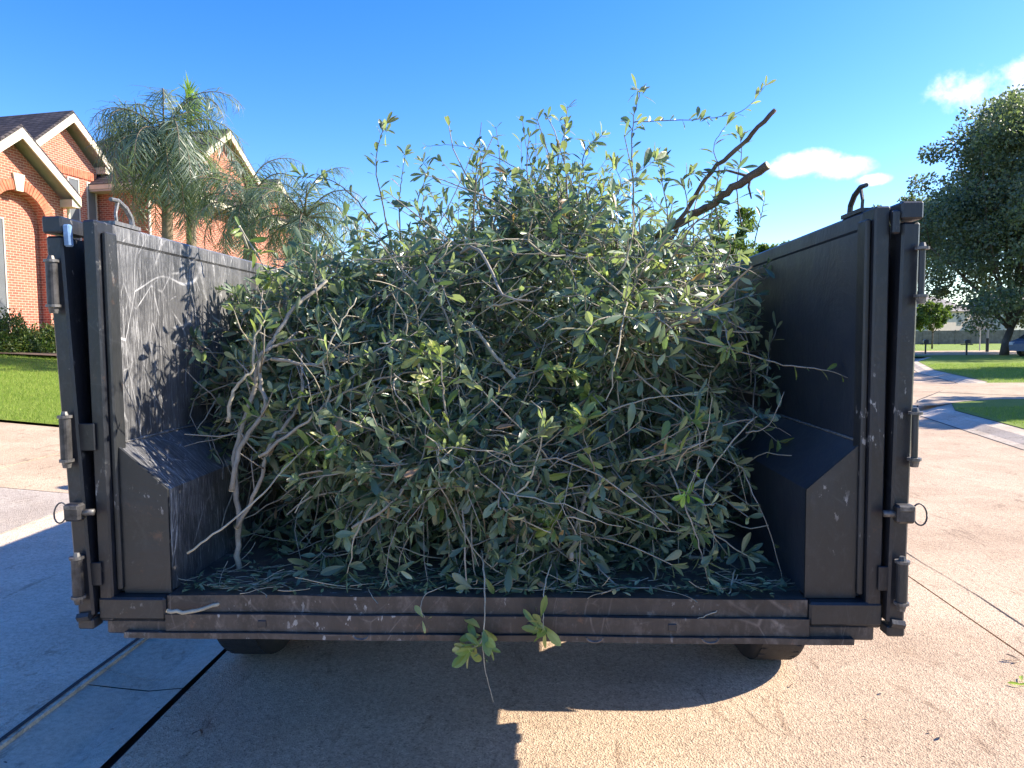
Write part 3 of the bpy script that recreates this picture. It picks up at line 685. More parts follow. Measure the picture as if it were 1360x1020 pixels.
def mailbox(px, py, lb):
    p = atZ(px, py, .1); r = empty('mailbox', (p.x, p.y, .1), rad(-20), label=lb, cat='mailbox', group='mailboxes along the cross street')
    MB().box(-.05, .05, -.05, .05, 0, .78).build('post', 'metal_dark', r)
    pts = [(-.16, .782), (.16, .782), (.16, .95)] + [(.16*math.cos(a), .95+.12*math.sin(a)) for a in (math.pi*k/8 for k in range(1, 8))] + [(-.16, .95)]
    b = MB().prism(pts, -.25, .25).build('box', 'metal_dark', r); MB().box(.165, .18, -.1, .02, .9, 1.1).build('flag', 'metal_dark', b)
    MB().box(-.36, .36, -.06, .06, .70, .76).build('crossbar', 'metal_dark', r)
mailbox(1283.5, 472, 'dark mailbox on a post by the pavement left of the octagonal sign'); mailbox(1229, 470, 'dark mailbox on a post close to the right trailer door')

def car():
    p = atZ(1338, 474.5, .1); r = empty('parked_car', (p.x + 3.6, p.y + 1, .1), rad(4), label='blue grey people carrier parked under the oak at the right edge', cat='car')
    s = [(-2.3, .35), (-2.32, .8), (-2.15, .98), (-1.75, 1.12), (-1.15, 1.62), (-.6, 1.72), (1.3, 1.70), (2.0, 1.5), (2.25, 1.0), (2.3, .4)]
    b = MB(); n = len(s); vs = []; ws = [.80, .86, .86, .84, .66, .62, .62, .66, .82, .84]
    for (x, z), w in zip(s, ws): vs += [(x, -w, z), (x, w, z)]
    # lower body ring keeps the full width
    fs = [(2*i, 2*i+1, 2*i+3, 2*i+2) for i in range(n-1)] + [tuple(2*i for i in range(n)), tuple(2*i+1 for i in reversed(range(n)))] + [(0, 2*n-2, 2*n-1, 1)]
    bo = MB().add(vs, fs).build('body', 'car_paint', r, False)
    MB().add([(-1.55, -.80, 1.12), (-1.1, -.70, 1.52), (-.15, -.68, 1.58), (-.15, -.86, 1.08)], [(0, 1, 2, 3)]).build('side_window', 'car_glass', r)
    MB().add([(-.05, -.87, 1.08), (-.05, -.69, 1.58), (1.1, -.69, 1.56), (1.2, -.87, 1.08)], [(0, 1, 2, 3)]).build('side_window', 'car_glass', r)
    MB().add([(-1.80, -.72, 1.16), (-1.80, .72, 1.16), (-1.22, .58, 1.60), (-1.22, -.58, 1.60)], [(0, 1, 2, 3)]).build('windscreen', 'car_glass', r)
    MB().box(-2.36, -2.2, -.8, -.5, .72, .92, .02).build('headlight', 'sign_back', r); MB().box(-2.36, -2.2, .5, .8, .72, .92, .02).build('headlight', 'sign_back', r)
    for x in (-1.45, 1.45):
        for y in (-.86, .70):
            w = MB().lathe([(.2, 0), (.33, 0), (.35, .04), (.35, .16), (.33, .2), (.2, .2)], 20, (x, y - .03, .34), 'y').build('wheel', 'rubber', r); 
            MB().lathe([(.03, -.01), (.2, .0), (.2, .19), (.03, .2)], 14, (x, y - .03, .34), 'y').build('rim', 'bolt_steel', w)
car()

# ------------------------------------------------------------------ the dump trailer
TZ = rad(-2.6); TL = Vector((-.09, 1.94, 0))
T = empty('dump_trailer', TL, TZ, label='black steel dump trailer with its rear doors swung open, parked on the concrete street', cat='trailer')
TM = Matrix.Translation(TL) @ Matrix.Rotation(TZ, 4, 'Z'); TI = TM.inverted()
LEN = 4.75; ZT = 1.834; ZF = .79
for s in (-1, 1):
    mp = 'paint_panel_left' if s < 0 else 'paint_panel_right'
    x = sorted((s*1.035, s*1.05))
    b = MB().box(x[0], x[1], .052, LEN, ZF - .03, ZT - .052)
    b.build('side_panel', mp, T)
    x = sorted((s*1.036, s*1.085)); MB().box(x[0], x[1], .052, LEN, ZT - .05, ZT, .006).build('top_rail', mp, T)
    # outer ribs of the side wall
    for k in range(6):
        x = sorted((s*1.052, s*1.09)); yk = .9 + k * .68
        MB().box(x[0], x[1], yk, yk + .06, .72, ZT - .055).build('side_rib', 'paint_frame', T)
    # rear corner post: an outer square tube and an inner flange
    x = sorted((s*1.036, s*1.076)); MB().box(x[0], x[1], -.03, .05, .716, ZT, .005).build('corner_post', 'paint_frame', T)
    x = sorted((s*1.020, s*1.0355)); MB().box(x[0], x[1], -.012, .04, .80, ZT - .03, .004).build('post_flange', 'paint_gusset', T)
    # raised top plate and hook for the tarp
    hk = MB().box(*sorted((s*1.037, s*1.083)), .06, .19, ZT + .001, ZT + .012)
    arc = [(0.055 + .15 * t, ZT + .012 + .085 * math.sin(min(1, t * 1.15) * 1.6)) for t in (0, .2, .4, .6, .8, 1)]
    hk.tube([(s*1.060, .185, ZT + .012), (s*1.060, .180, ZT + .038), (s*1.060, .155, ZT + .062), (s*1.060, .115, ZT + .078), (s*1.060, .08, ZT + .076)], [.008, .008, .008, .007, .006], 8)
    hk.tube([(s*1.060, .105, ZT + .012), (s*1.060, .102, ZT + .04), (s*1.060, .115, ZT + .074)], .005, 6)
    hk.build('tarp_hook', 'paint_gusset' if s > 0 else 'paint_panel_left', T)
    # wheel box: sloping top, upright inner side
    prof = [(s*1.034, ZF), (s*.89, ZF), (s*.89, 1.082), (s*1.034, 1.212)]
    MB().prism(prof, .012, 2.95).build('wheel_box', mp, T)
    MB().prism([(s*1.019, ZF - .002), (s*.884, ZF - .002), (s*.884, 1.086), (s*1.019, 1.206)], .0, .010).build('gusset_plate', 'paint_gusset', T)
    # weld beads down the inner corner and along the wheel box
    for pts_, q_ in (([(s*1.0335, .049, z_) for z_ in np.arange(1.215, 1.79, .012)], 'weld'), ([(s*1.0335, y_, 1.2135) for y_ in np.arange(.03, 2.9, .03)], 'weld')):
        MB().tube([(a_ + random.gauss(0, .0008), b_ + random.gauss(0, .001), c_) for a_, b_, c_ in pts_], [.0042 * random.uniform(.6, 1.25) for _ in pts_], 6).build('weld_bead', q_, T, True)
    # wheels, two axles
    for yc in (1.42, 2.32):
        w = MB().lathe([(.21, -.125), (.34, -.125), (.375, -.10), (.385, -.05), (.385, .05), (.375, .10), (.34, .125), (.21, .125)], 72, (0, 0, 0), 'x').build('wheel', 'rubber', T, True)
        w.location = (s*1.195, yc, .385)
        tb = MB()
        for k in range(44):
            a = 2*math.pi*k/44
            for j, xo in enumerate((-.066, -.022, .022, .066)):
                aa = a + (.5 if j % 2 else 0) * 2*math.pi/44; c_, s_ = math.cos(aa), math.sin(aa)
                q = [(xo-.018, .381, -.018), (xo+.018, .381, -.018), (xo+.018, .381, .018), (xo-.018, .381, .018)]
                vs = []
                for rr_ in (.0, .003):
                    for (a0, r_, t_) in q: R_ = r_ + rr_; vs.append((a0, c_*R_ - s_*t_, s_*R_ + c_*t_))
                tb.add(vs, [(4,5,6,7), (0,1,5,4), (1,2,6,5), (2,3,7,6), (3,0,4,7)])
        tr_ = tb.build('tread', 'rubber', w); tr_['kind'] = 'stuff'
        MB().lathe([(.04, s*.02), (.06, s*.02), (.09, s*.005), (.19, -s*.02), (.21, s*.10)], 28, (0, 0, 0), 'x').build('rim', 'rim_paint', w, True)
for s in (-1, 1):
    fx = sorted((s*1.052, s*1.33))
    MB().prism([(1.26, .845), (2.62, .845), (2.74, .72), (2.745, .725), (2.625, .855), (1.25, .855), (1.13, .74), (1.135, .735)], fx[0], fx[1], 'x').build('fender', 'paint_frame', T)
MB().box(-1.03, 1.03, .052, LEN, ZF - .02, ZF - .001).build('floor', 'floor_steel', T)
MB().box(-1.08, 1.08, LEN + .001, LEN + .05, .70, ZT + .02).build('front_wall', 'paint_frame', T)
MB().tube([(-1.12, LEN + .16, ZT + .44), (1.12, LEN + .16, ZT + .44)], .11, 14).build('shadow_roll', 'rubber', T, True)  # unseen roll, added and set high to lengthen the trailer's shadow at left
for s in (-1, 1): MB().box(s*1.0-.03, s*1.0+.03, LEN + .052, LEN + .11, ZT - .2, ZT + .45).build('shadow_roll_bracket', 'paint_frame', T)  # added uprights that carry the unseen roll
# rear sill built of a worn lip, a channel web and its bottom flange
dents = MB()
def wavy(x0, x1, y0, y1, z0, z1, n=36, amp=.0022):
    vs = []; fs = []
    for i in range(n+1):
        x = x0 + (x1-x0)*i/n; dz = noise.noise(Vector((x*4, y0*9, z0*7))) * amp; dy = noise.noise(Vector((x*5, 3, z1*9))) * amp * 1.6
        vs += [(x, y0+dy, z0+dz), (x, y1, z0), (x, y1, z1+dz), (x, y0+dy, z1+dz)]
    for i in range(n):
        for k in range(4): fs.append((i*4+k, i*4+(k+1) % 4, i*4+4+(k+1) % 4, i*4+4+k))
    fs += [(0, 1, 2, 3), (n*4, n*4+1, n*4+2, n*4+3)]
    return MB().add(vs, fs)
wavy(-.884, .884, -.02, .051, .743, ZF, amp=.004).build('floor_lip', 'paint_sill', T)
wavy(-.885, .885, -.035, .04, .694, .741).build('sill_channel', 'paint_sill', T)
wavy(-1.0, 1.0, -.045, .03, .676, .692).build('sill_flange', 'paint_sill', T)
for s in (-1, 1):
    MB().box(*sorted((s*.886, s*1.078)), -.034, .045, .722, .786, .006).build('corner_block', 'paint_gusset', T)
    MB().box(*sorted((s*.886, s*1.06)), -.025, .04, .680, .720, .004).build('corner_bracket', 'paint_sill', T)
for x in (-.61, .14, .52):
    MB().box(x-.012, x+.012, -.0385, -.034, .706, .726, .002).build('drain_slot', 'metal_dark', T)
for x in (-.33, .31, .62):
    MB().tube([(x + .022*math.cos(a), -.046, .690 + .012*math.sin(a)) for a in [math.pi + math.pi*k/8 for k in range(9)]], .003, 5).build('tie_ring', 'bolt_steel', T)
# underframe
for x in (-.45, .45): MB().box(x-.05, x+.05, .55, LEN, .54, .675).build('frame_rail', 'paint_frame', T)
for yk in np.arange(.35, 4.6, .4): MB().box(-1.0, 1.0, yk, yk+.05, .69, .765).build('cross_member', 'paint_frame', T)
for yc in (1.42, 2.32):
    MB().tube([(-1.1, yc, .385), (1.1, yc, .385)], .045, 10).build('axle', 'paint_frame', T, True)
    for x in (-.5, .5): MB().prism([(yc-.35, .52), (yc, .44), (yc+.35, .52), (yc+.35, .49), (yc, .41), (yc-.35, .49)], x-.03, x+.03, 'x').build('leaf_spring', 'paint_frame', T)
for s in (-1, 1): MB().tube([(s*.45, LEN, .6), (0, LEN + 1.25, .58)], .055, 8).build('drawbar', 'paint_frame', T)
MB().tube([(0, LEN + 1.0, .05), (0, LEN + 1.0, .95)], .035, 10).build('jack', 'hinge_steel', T)
# rear doors folded forward along the outside
def door(s, lean):
    D = bpy.data.objects.new('rear_door', None); COL.objects.link(D); D.parent = T
    D['label'] = 'left rear door folded against the side' if s < 0 else 'right rear door folded against the side'
    Z0, Z1 = .735, 1.79
    xo = lambda a, z: s * (a + lean * (z - Z0))
    def leanbox(a0, a1, y0, y1, z0, z1, name, mat, par, bev=0.):
        b = MB().box(min(s*a0, s*a1), max(s*a0, s*a1), y0, y1, z0, z1, bev)
        b.v = [(x + s * lean * (z - Z0), y, z) for x, y, z in b.v]; return b.build(name, mat, par)
    leanbox(1.084, 1.130, -.045, .02, Z0, Z1, 'door_edge_tube', 'paint_frame', D, .006)
    leanbox(1.095, 1.122, .021, 1.05, Z0 + .02, Z1, 'door_panel', 'paint_frame', D)
    leanbox(1.123, 1.150, .35, .41, Z0 + .03, Z1, 'door_rib', 'paint_frame', D); leanbox(1.123, 1.150, .75, .81, Z0 + .03, Z1, 'door_rib', 'paint_frame', D)
    leanbox(1.078, 1.134, -.05, .05, Z1 + .006, Z1 + .052, 'door_cap', 'paint_frame', D, .005)
    leanbox(1.058, 1.077, -.05, -.032, Z1 - .03, Z1 + .03, 'cap_block', 'blue_cap' if s < 0 else 'paint_frame', D, .004)
    for z0, z1 in ((1.60, 1.72), (1.18, 1.30), (.80, .91)):
        hb = MB()
        x = 1.108 + lean * (z0 - Z0)
        slim = s > 0 and z0 > 1.; rb = .008 if slim else .0145; x += .018 if slim else 0
        hb.lathe([(rb, z0), (rb, z1)], 16, (s*x, -.066, 0))
        h = hb.build('hinge', 'hinge_steel' if s < 0 else 'paint_gusset', D, False)
        rc = rb + (.009 if slim else .004)
        for za in (z0, z1): MB().lathe([(rc, za - .0035), (rc, za + .0035)], 16, (s*x, -.066, 0)).build('hinge_collar', 'bolt_steel', h)
        MB().lathe([(.010, z0 - .020), (.013, z0 - .004)], 8, (s*x, -.066, 0)).build('hinge_pin', 'bolt_steel', h)
        MB().lathe([(.010, z1 + .004), (.007, z1 + .014)], 8, (s*x, -.066, 0)).build('hinge_pin', 'bolt_steel', h)
        if z0 < 1.0 or (z0 < 1.5 and s < 0): MB().box(*sorted((s*1.062, s*(x - .012))), -.040, -.032, z0 + .022, z1 - .022, .002).build('hinge_strap', 'paint_frame', h)
    zc = 1.035; lb = MB().box(*sorted((s*1.088, s*1.135)), -.080, -.047, zc - .022, zc + .026, .006).build('latch', 'hinge_steel', D)
    MB().box(*sorted((s*1.092, s*1.130)), -.083, -.0805, zc + .012, zc + .024, .001).build('latch_bar', 'bolt_steel', lb)
    MB().tube([(s*(1.062), -.056, zc), (s*1.09, -.062, zc)], .009, 10).build('latch_pin', 'bolt_steel', lb, True)
    ring = [(s*(1.134 + .016 + .018*math.cos(a)), -.066 + .006*math.sin(a), zc + .027*math.sin(a)) for a in [2*math.pi*k/20 for k in range(21)]]
    MB().tube(ring, .0022, 6).build('latch_ring', 'metal_dark' if s > 0 else 'bolt_steel', lb, True)
    MB().tube([(s*1.09, -.05, .74), (s*1.125, -.05, .735)], .012, 6).build('door_foot', 'paint_gusset', D)
    leanbox(1.082, 1.128, -.052, -.006, .662 + .04, Z0 - .004, 'door_shoe', 'paint_gusset', D, .004)
door(-1, .038); door(1, .014)
# debris, dust and old leaves lying on the trailer floor are scattered below

# ------------------------------------------------------------------ heap of cut branches
def topz(x):
    return .16 * noise.noise(Vector((x * 5.0, 2.2, .3))) * (abs(x) < .8) + float(np.interp(x, [-1.05, -.85, -.6, -.35, -.1, .1, .3, .5, .7, .85, 1.0], [1.64, 1.69, 1.74, 1.79, 1.85, 1.96, 1.96, 1.88, 1.84, 1.73, 1.45]))
def fronty(x, z):
    h = max(0, (z - ZF) / 1.3)
    y = .10 + .62 * h ** 1.25 + .05 * math.sin(x * 7 + z * 5) + .46 * noise.noise(Vector((x * 3.1, z * 3.3, 3.1))) + .03
    if x < -.6: y += (-.6 - x) * (1.2 - .5 * h)
    if x > .55: y += (x - .55) * 1.7
    return max(y, .07)
def half(z, s):                                              # free half width between the wheel boxes and the walls
    return (.80 if s > 0 else .86) if z < 1.15 else (.90 if s > 0 else .98)
def grow(p, d, ln, K=5, bend=.5, grav=.25, kink=.10):
    """curved twig paths; vectorised: p (N,3) start, d (N,3) direction"""
    n = len(p); P = np.zeros((n, K+1, 3)); P[:, 0] = p; d = unit(d); c = rng.normal(0, 1, (n, 3)) * bend
    for k in range(K):
        d = unit(d + c * (1. / K) + rng.normal(0, kink, (n, 3)) + np.array([0, 0, -grav / K])); P[:, k+1] = P[:, k] + d * (ln / K)[:, None]
    return P
def leaf_twigs(P, per, lmin, lmax, start=.15, tipn=4):
    """leaves in alternating pairs and a rosette at the tip"""
    n, K1, _ = P.shape; K = K1 - 1; pos = []; dd = []; nn = []; ln = []
    for j in range(per + tipn):
        tip = j >= per
        t = np.full(n, .985) if tip else start + (1 - start) * (j + rng.random(n) * .8) / per
        x = np.clip(t, 0, .999) * K; i = x.astype(int); f = (x - i)[:, None]; idx = np.arange(n)
        A = P[idx, i]; B = P[idx, i+1]; q = A + (B - A) * f; tg = unit(B - A)
        ref = rng.normal(0, 1, (n, 3)); side = unit(np.cross(tg, ref))
        fo = rng.uniform(.35, 1.1, n)[:, None] if not tip else rng.uniform(.5, 1.6, n)[:, None]
        d = unit(side + tg * fo + np.array([0, 0, -.12])); up = unit(tg + np.array([0, 0, .5]) + rng.normal(0, .45, (n, 3)))
        keep = rng.random(n) < .93
        pos.append(q[keep]); dd.append(d[keep]); nn.append(up[keep]); ln.append(rng.uniform(lmin, lmax, n)[keep] * (.8 if tip else 1.) * rng.choice([.62, 1., 1., 1.28], keep.sum()))
    return [np.concatenate(a) for a in (pos, dd, nn, ln)]
def cell(n, where):
    out = []; ds = []
    while len(out) < n:
        x = random.uniform(-1.0, 1.0); tz = topz(x)
        if where == 'front':
            z = ZF + .01 + (tz - ZF) * random.random() ** .9; dep = random.expovariate(7); y = fronty(x, z) + .05 + dep
            if abs(x) > half(z, x): continue
            if noise.noise(Vector((x * 3.6, z * 4.2, 7.7))) < .0 and random.random() < .86: continue
            o = (random.gauss(0, .8), -1.0 + random.gauss(0, .5), random.gauss(0, .7))
        elif where == 'top':
            y = random.uniform(.55, 4.4); z = tz + .10 * noise.noise(Vector((x*2.5, y*1.6, 1))) + (.04 if y > 1.2 else 0) - random.expovariate(11); z -= max(0, .8 - y) * .4
            if abs(x) > .99: continue
            o = (random.gauss(0, .8), random.gauss(-.15, .7), .55 + random.gauss(0, .5))
        elif where == 'core':
            z = random.uniform(ZF, tz - .15); y = fronty(x, z) + random.uniform(.30, 1.0)
            if abs(x) > half(z, x): continue
            o = (random.gauss(0, 1), random.gauss(-.3, 1), random.gauss(0, .8))
        elif where == 'crest':
            y = random.uniform(.62, 1.8); x = min(.85, max(-.8, random.gauss(.10, .32))); z = topz(x) - .02 + random.uniform(-.05, .05)
            o = (random.gauss(0, .6), random.gauss(0, .4), 1.2 + random.gauss(0, .3))
        out.append((x, y, z)); ds.append(o)
    return np.array(out), np.array(ds)
def local_clip(P):                                            # keep twigs inside the side walls while below the rim
    for s in (-1, 1):
        lim = np.where(P[..., 2] < 1.08, .875, np.where(P[..., 2] < 1.24, .875 + (P[..., 2] - 1.08) * .95, 1.022))
        P[..., 0] = np.where((P[..., 2] < 1.86) & (P[..., 0] * s > lim), s * lim, P[..., 0])
    P[..., 1] = np.maximum(P[..., 1], .015)
    P[..., 2] = np.where((P[..., 1] > -.02) & (P[..., 2] < ZF + .012), ZF + .012, P[..., 2]); return P
heap = empty('brush_heap', TL, TZ, label='dense heap of cut leafy branches filling the dump trailer', cat='branches')
PP = []; LV = [[], [], [], []]; TT = []
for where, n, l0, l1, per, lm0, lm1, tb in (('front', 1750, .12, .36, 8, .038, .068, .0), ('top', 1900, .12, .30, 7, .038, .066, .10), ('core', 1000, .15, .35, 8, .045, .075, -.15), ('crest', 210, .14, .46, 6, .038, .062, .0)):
    p, d = cell(n, where); P = local_clip(grow(p, d, rng.uniform(l0, l1, n), grav=.45 if where != 'crest' else .15, bend=.7)); PP.append(P)
    lv = leaf_twigs(P, per, lm0, lm1)
    for a, b in zip(LV, lv): a.append(b)
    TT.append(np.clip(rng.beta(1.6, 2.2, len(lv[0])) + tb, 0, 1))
Lp, Ld, Ln, Ll = [np.concatenate(a) for a in LV]
Lp = local_clip(Lp.copy())
hl = leaves_mesh('leaves', Lp, Ld, Ln, Ll, 'cut_leaf', parent=heap, tint=np.where(rng.random(len(Lp)) < .012, 1., np.minimum(np.concatenate(TT), .97)), wide=rng.uniform(.75, 1.25, len(Lp))); hl['kind'] = 'stuff'
P = np.concatenate(PP); hw_ = tubes_mesh('twigs', P, np.linspace(.0026, .0011, P.shape[1])[None] * rng.uniform(.8, 1.5, (len(P), 1)), 'twig_bark', 4, heap); hw_['kind'] = 'stuff'
def under(P):
    return P[[max(q[2] - topz(q[0]) for q in tw) < .06 for tw in P]]
# long bare stems woven through the heap
p, d = cell(300, 'front'); d[:, 1] *= .35; P = local_clip(grow(p - np.array([0, .03, 0]), d, rng.uniform(.2, .6, 300), K=8, bend=.9, grav=.3, kink=.22))
P[..., 1] = np.maximum(P[..., 1], .03); P = under(P)
o = tubes_mesh('stems', P, np.linspace(1.4, .6, 9)[None] * rng.choice([.0022, .003, .0045], (len(P), 1), p=[.5, .35, .15]), 'twig_bark', 5, heap); o['kind'] = 'stuff'
p, d = cell(430, 'front'); d[:, 1] *= .3; P = local_clip(grow(p - np.array([0, .09, 0]), d, rng.uniform(.12, .40, 430), K=8, bend=.8, grav=.3, kink=.22)); P[..., 1] = np.maximum(P[..., 1], .02); P = under(P)
o = tubes_mesh('stems', P, np.linspace(1.3, .6, 9)[None] * rng.choice([.0018, .0026], (len(P), 1)), 'pale_bark', 5, heap); o['kind'] = 'stuff'
p, d = cell(90, 'crest'); P = grow(p - np.array([0, 0, .08]), d, rng.uniform(.08, .24, 90), K=8, bend=.9, grav=.1)
o = tubes_mesh('stems', P, np.linspace(1.2, .6, 9)[None] * np.full((len(P), 1), .0016), 'dark_bark', 4, heap); o['kind'] = 'stuff'
# litter on the floor and the sill
nl = 900; x = rng.uniform(-.86, .86, nl); y = .0 + rng.exponential(.12, nl); z = np.full(nl, ZF + .006) + rng.random(nl) * .012
leaves_mesh('litter', np.stack([x, y, z], 1), np.stack([rng.normal(0, 1, nl), rng.normal(0, 1, nl), rng.normal(0, .15, nl)], 1), np.stack([rng.normal(0, .3, nl), rng.normal(0, .3, nl), np.ones(nl)], 1), rng.uniform(.015, .045, nl), 'cut_leaf', parent=heap)['kind'] = 'stuff'
P = grow(np.stack([rng.uniform(-.85, .85, 120), rng.uniform(.0, .2, 120), np.full(120, ZF + .012)], 1), np.stack([rng.normal(0, 1, 120), rng.normal(0, .4, 120), np.zeros(120)], 1), rng.uniform(.04, .16, 120), grav=.2)
P[..., 2] = np.maximum(P[..., 2], ZF + .006)
tubes_mesh('litter', P, np.full((120, 6), .0013), 'pale_bark', 3, heap)['kind'] = 'stuff'

# ---- single branches that can be picked out of the heap: stem, side twigs and every leaf a part
leaf_meshes = {}
def leaf_mesh(mat, var):
    if (mat, var) in leaf_meshes: return leaf_meshes[mat, var]
    me = bpy.data.meshes.new('leaf'); w = (.85, 1.0, 1.25)[var]
    v = [(a * w, b, c + (0, .03, -.05)[var] * b) for a, b, c in [tuple(r) for r in LEAF_T]]
    me.from_pydata(v, [], LEAF_F); me.materials.append(M[mat]); leaf_meshes[mat, var] = me; return me
def spline(pts, per=5):
    P = [Vector(p) for p in pts]
    if len(P) < 3: return [P[0].lerp(P[-1], i / per) for i in range(per + 1)]
    P = [P[0] * 2 - P[1]] + P + [P[-1] * 2 - P[-2]]; out = []
    for i in range(1, len(P) - 2):
        for k in range(per):
            t = k / per; a, b, c, d = P[i-1:i+3]
            out.append(.5 * ((2*b) + (c-a)*t + (2*a-5*b+4*c-d)*t*t + (3*b-a-3*c+d)*t**3))
    return out + [P[-2]]
br_rng = random.Random(3)
def branch(pts, r, label, nleaf=0, mat='twig_bark', leafmat_='cut_leaf_single', size=.05, span=(.2, 1.), cut=True, rosette=4, group=None, name='branch', twigs=0, clusters=None, cat='branch', tipr=.35):
    R = br_rng; path = spline(pts, 6); c = sum(path, Vector()) / len(path); c = path[0]
    root = empty(name, c, label=label, cat=cat, group=group); path = [p - c for p in path]; r = r * 1.15 if cat == 'branch' else r
    L_ = len(path); jit = [Vector((R.gauss(0, 1), R.gauss(0, 1), R.gauss(0, 1))) * r * .35 for _ in path]
    path = [p + j for p, j in zip(path, jit)]
    rs = [r * (1 - (1 - tipr) * i / (L_-1)) * R.uniform(.92, 1.1) for i in range(L_)]
    MB().tube(path, rs, 7 if r > .004 else 5).build('stem', mat, root, True)
    if cut and r > .004:
        d = (path[0] - path[1]).normalized(); MB().tube([path[0] + d * .0005, path[0] + d * .0025], [r * .98, r * .93], 8).build('cut_end', 'cut_wood', root)
    def put(q, d, up, s_):
        s_ = s_ * 1.12 if s_ > .03 else s_
        me = leaf_mesh(leafmat_, R.randrange(3)); o = bpy.data.objects.new('leaf', me); COL.objects.link(o); o.parent = root
        d = d.normalized(); sd = d.cross(up); sd = sd.normalized() if sd.length > .01 else Vector((1, 0, 0)); up = sd.cross(d)
        m = Matrix((sd, d, up)).transposed().to_4x4(); m = Matrix.Translation(q) @ m @ Matrix.Scale(s_, 4); o.matrix_local = m
    def at(t):
        x = min(t, .999) * (L_ - 1); i = int(x); return path[i].lerp(path[i+1], x - i), (path[i+1] - path[i]).normalized()
    def rnd(): return Vector((R.gauss(0, 1), R.gauss(0, 1), R.gauss(0, 1))).normalized()
    for j in range(nleaf):
        t = span[0] + (span[1] - span[0]) * (j + R.random()) / nleaf; q, tg = at(t); sd = tg.cross(rnd()).normalized()
        put(q, sd + tg * R.uniform(.3, 1.2) + Vector((0, 0, -.1)), tg + Vector((0, -.3, .6)) + rnd() * .4, size * R.uniform(.7, 1.2))
    if nleaf:
        for j in range(rosette):
            q, tg = at(.99); put(q, tg.cross(rnd()).normalized() + tg * R.uniform(.4, 1.5), tg + rnd() * .5, size * R.uniform(.7, 1.1))
    for (t, k) in (clusters or []):
        q, tg = at(t)
        for j in range(k): put(q + rnd() * .012, rnd() + Vector((0, -.2, .1)) + tg * .4, rnd() * .6 + Vector((0, -.4, .7)), size * R.uniform(.7, 1.25))
    for j in range(twigs):
        t = R.uniform(.15, .95); q, tg = at(t); d = (tg * .8 + tg.cross(rnd()).normalized()).normalized(); ln = R.uniform(.05, .16) * (1.3 if r > .004 else 1)
        p2 = q + d * ln * .5 + rnd() * ln * .08; p3 = q + d * ln + rnd() * ln * .15 + Vector((0, 0, -.1 * ln))
        MB().tube([q, p2, p3], [r * .4, r * .3, r * .18], 4).build('side_twig', mat, root, True)
        if nleaf:
            for _ in range(4): put(p3, rnd() + d, rnd() + Vector((0, 0, .6)), size * R.uniform(.6, 1.))
    return root
def PX(lst): return [atY(*a) for a in lst]
G = 'cut branches picked out of the heap'
B = branch
B(PX([(1020, 217, 2.42), (975, 248, 2.52), (925, 284, 2.62), (862, 318, 2.8)]), .0125, 'thickest cut branch poking up to the right above the heap', mat='dark_bark', twigs=3, tipr=.9, group=G)
B(PX([(1031, 144, 2.45), (985, 192, 2.52), (938, 236, 2.6), (900, 300, 2.7), (880, 340, 2.8)]), .0062, 'thin straight cut stick above the thickest branch, pointing up right', mat='dark_bark', tipr=1.2, group=G)
B(PX([(930, 425, 2.17), (885, 429, 2.24), (840, 424, 2.32), (800, 412, 2.45)]), .0075, 'short bare cut branch with a pale round end in the middle of the heap', mat='twig_bark', tipr=1, group=G)
B(PX([(840, 440, 2.25), (900, 448, 2.2), (965, 462, 2.14), (1040, 484, 2.08), (1100, 492, 2.03), (1152, 514, 1.98)]), .0030, 'long leafy runner reaching across to the right trailer wall', nleaf=16, leafmat_='pale_leaf', size=.036, span=(.1, 1), cut=False, group=G, rosette=1)
B(PX([(316, 762, 2.17), (317, 690, 2.16), (311, 610, 2.18), (330, 540, 2.2), (352, 470, 2.22), (390, 410, 2.27), (436, 371, 2.34)]), .0085, 'tall crooked grey branch leaning at the left end of the heap', mat='twig_bark', twigs=6, nleaf=4, group=G, tipr=.55)
B(PX([(306, 650, 2.14), (322, 590, 2.15), (352, 545, 2.17), (345, 500, 2.19), (348, 470, 2.2), (372, 458, 2.24), (430, 445, 2.33), (500, 432, 2.45)]), .0075, 'second crooked grey branch crossing the tall one at left', mat='twig_bark', twigs=6, group=G, nleaf=3)
B(PX([(303, 560, 2.16), (310, 520, 2.17), (335, 490, 2.18), (338, 450, 2.2), (352, 425, 2.22)]), .0055, 'yellowish crooked twig left of the tall grey branch', mat='pale_bark', twigs=3, nleaf=3, leafmat_='pale_leaf', group=G)
B(PX([(249, 735, 1.98), (300, 697, 2.0), (350, 655, 2.04), (385, 615, 2.08), (420, 585, 2.12), (470, 565, 2.2), (530, 553, 2.3)]), .0030, 'long pale twig slanting down to the left over the wheel box', mat='pale_bark', nleaf=9, span=(.45, 1), leafmat_='pale_leaf', size=.05, cut=False, clusters=[(.55, 7), (.62, 6)], group=G)
B(PX([(222, 812, 1.91), (262, 811, 1.92), (300, 797, 1.97), (345, 776, 2.04), (400, 757, 2.14), (440, 752, 2.2)]), .0052, 'pale peeled stick lying over the left end of the sill', mat='pale_bark', group=G, twigs=2, tipr=.5)
B(PX([(640, 730, 2.02), (643, 770, 1.93), (644, 815, 1.87), (640, 850, 1.86), (625, 862, 1.86)]), .0025, 'leafy twig hanging over the middle of the sill', nleaf=3, mat='pale_bark', size=.052, leafmat_='pale_leaf', clusters=[(.6, 2), (.75, 4), (.9, 8), (.98, 9)], cut=False, group=G)
B(PX([(640, 840, 1.865), (643, 880, 1.865), (648, 905, 1.86), (655, 932, 1.86)]), .0013, 'thin bare stalk dangling below the sill', mat='pale_bark', cut=False, clusters=[(.25, 3)], size=.02, group=G)
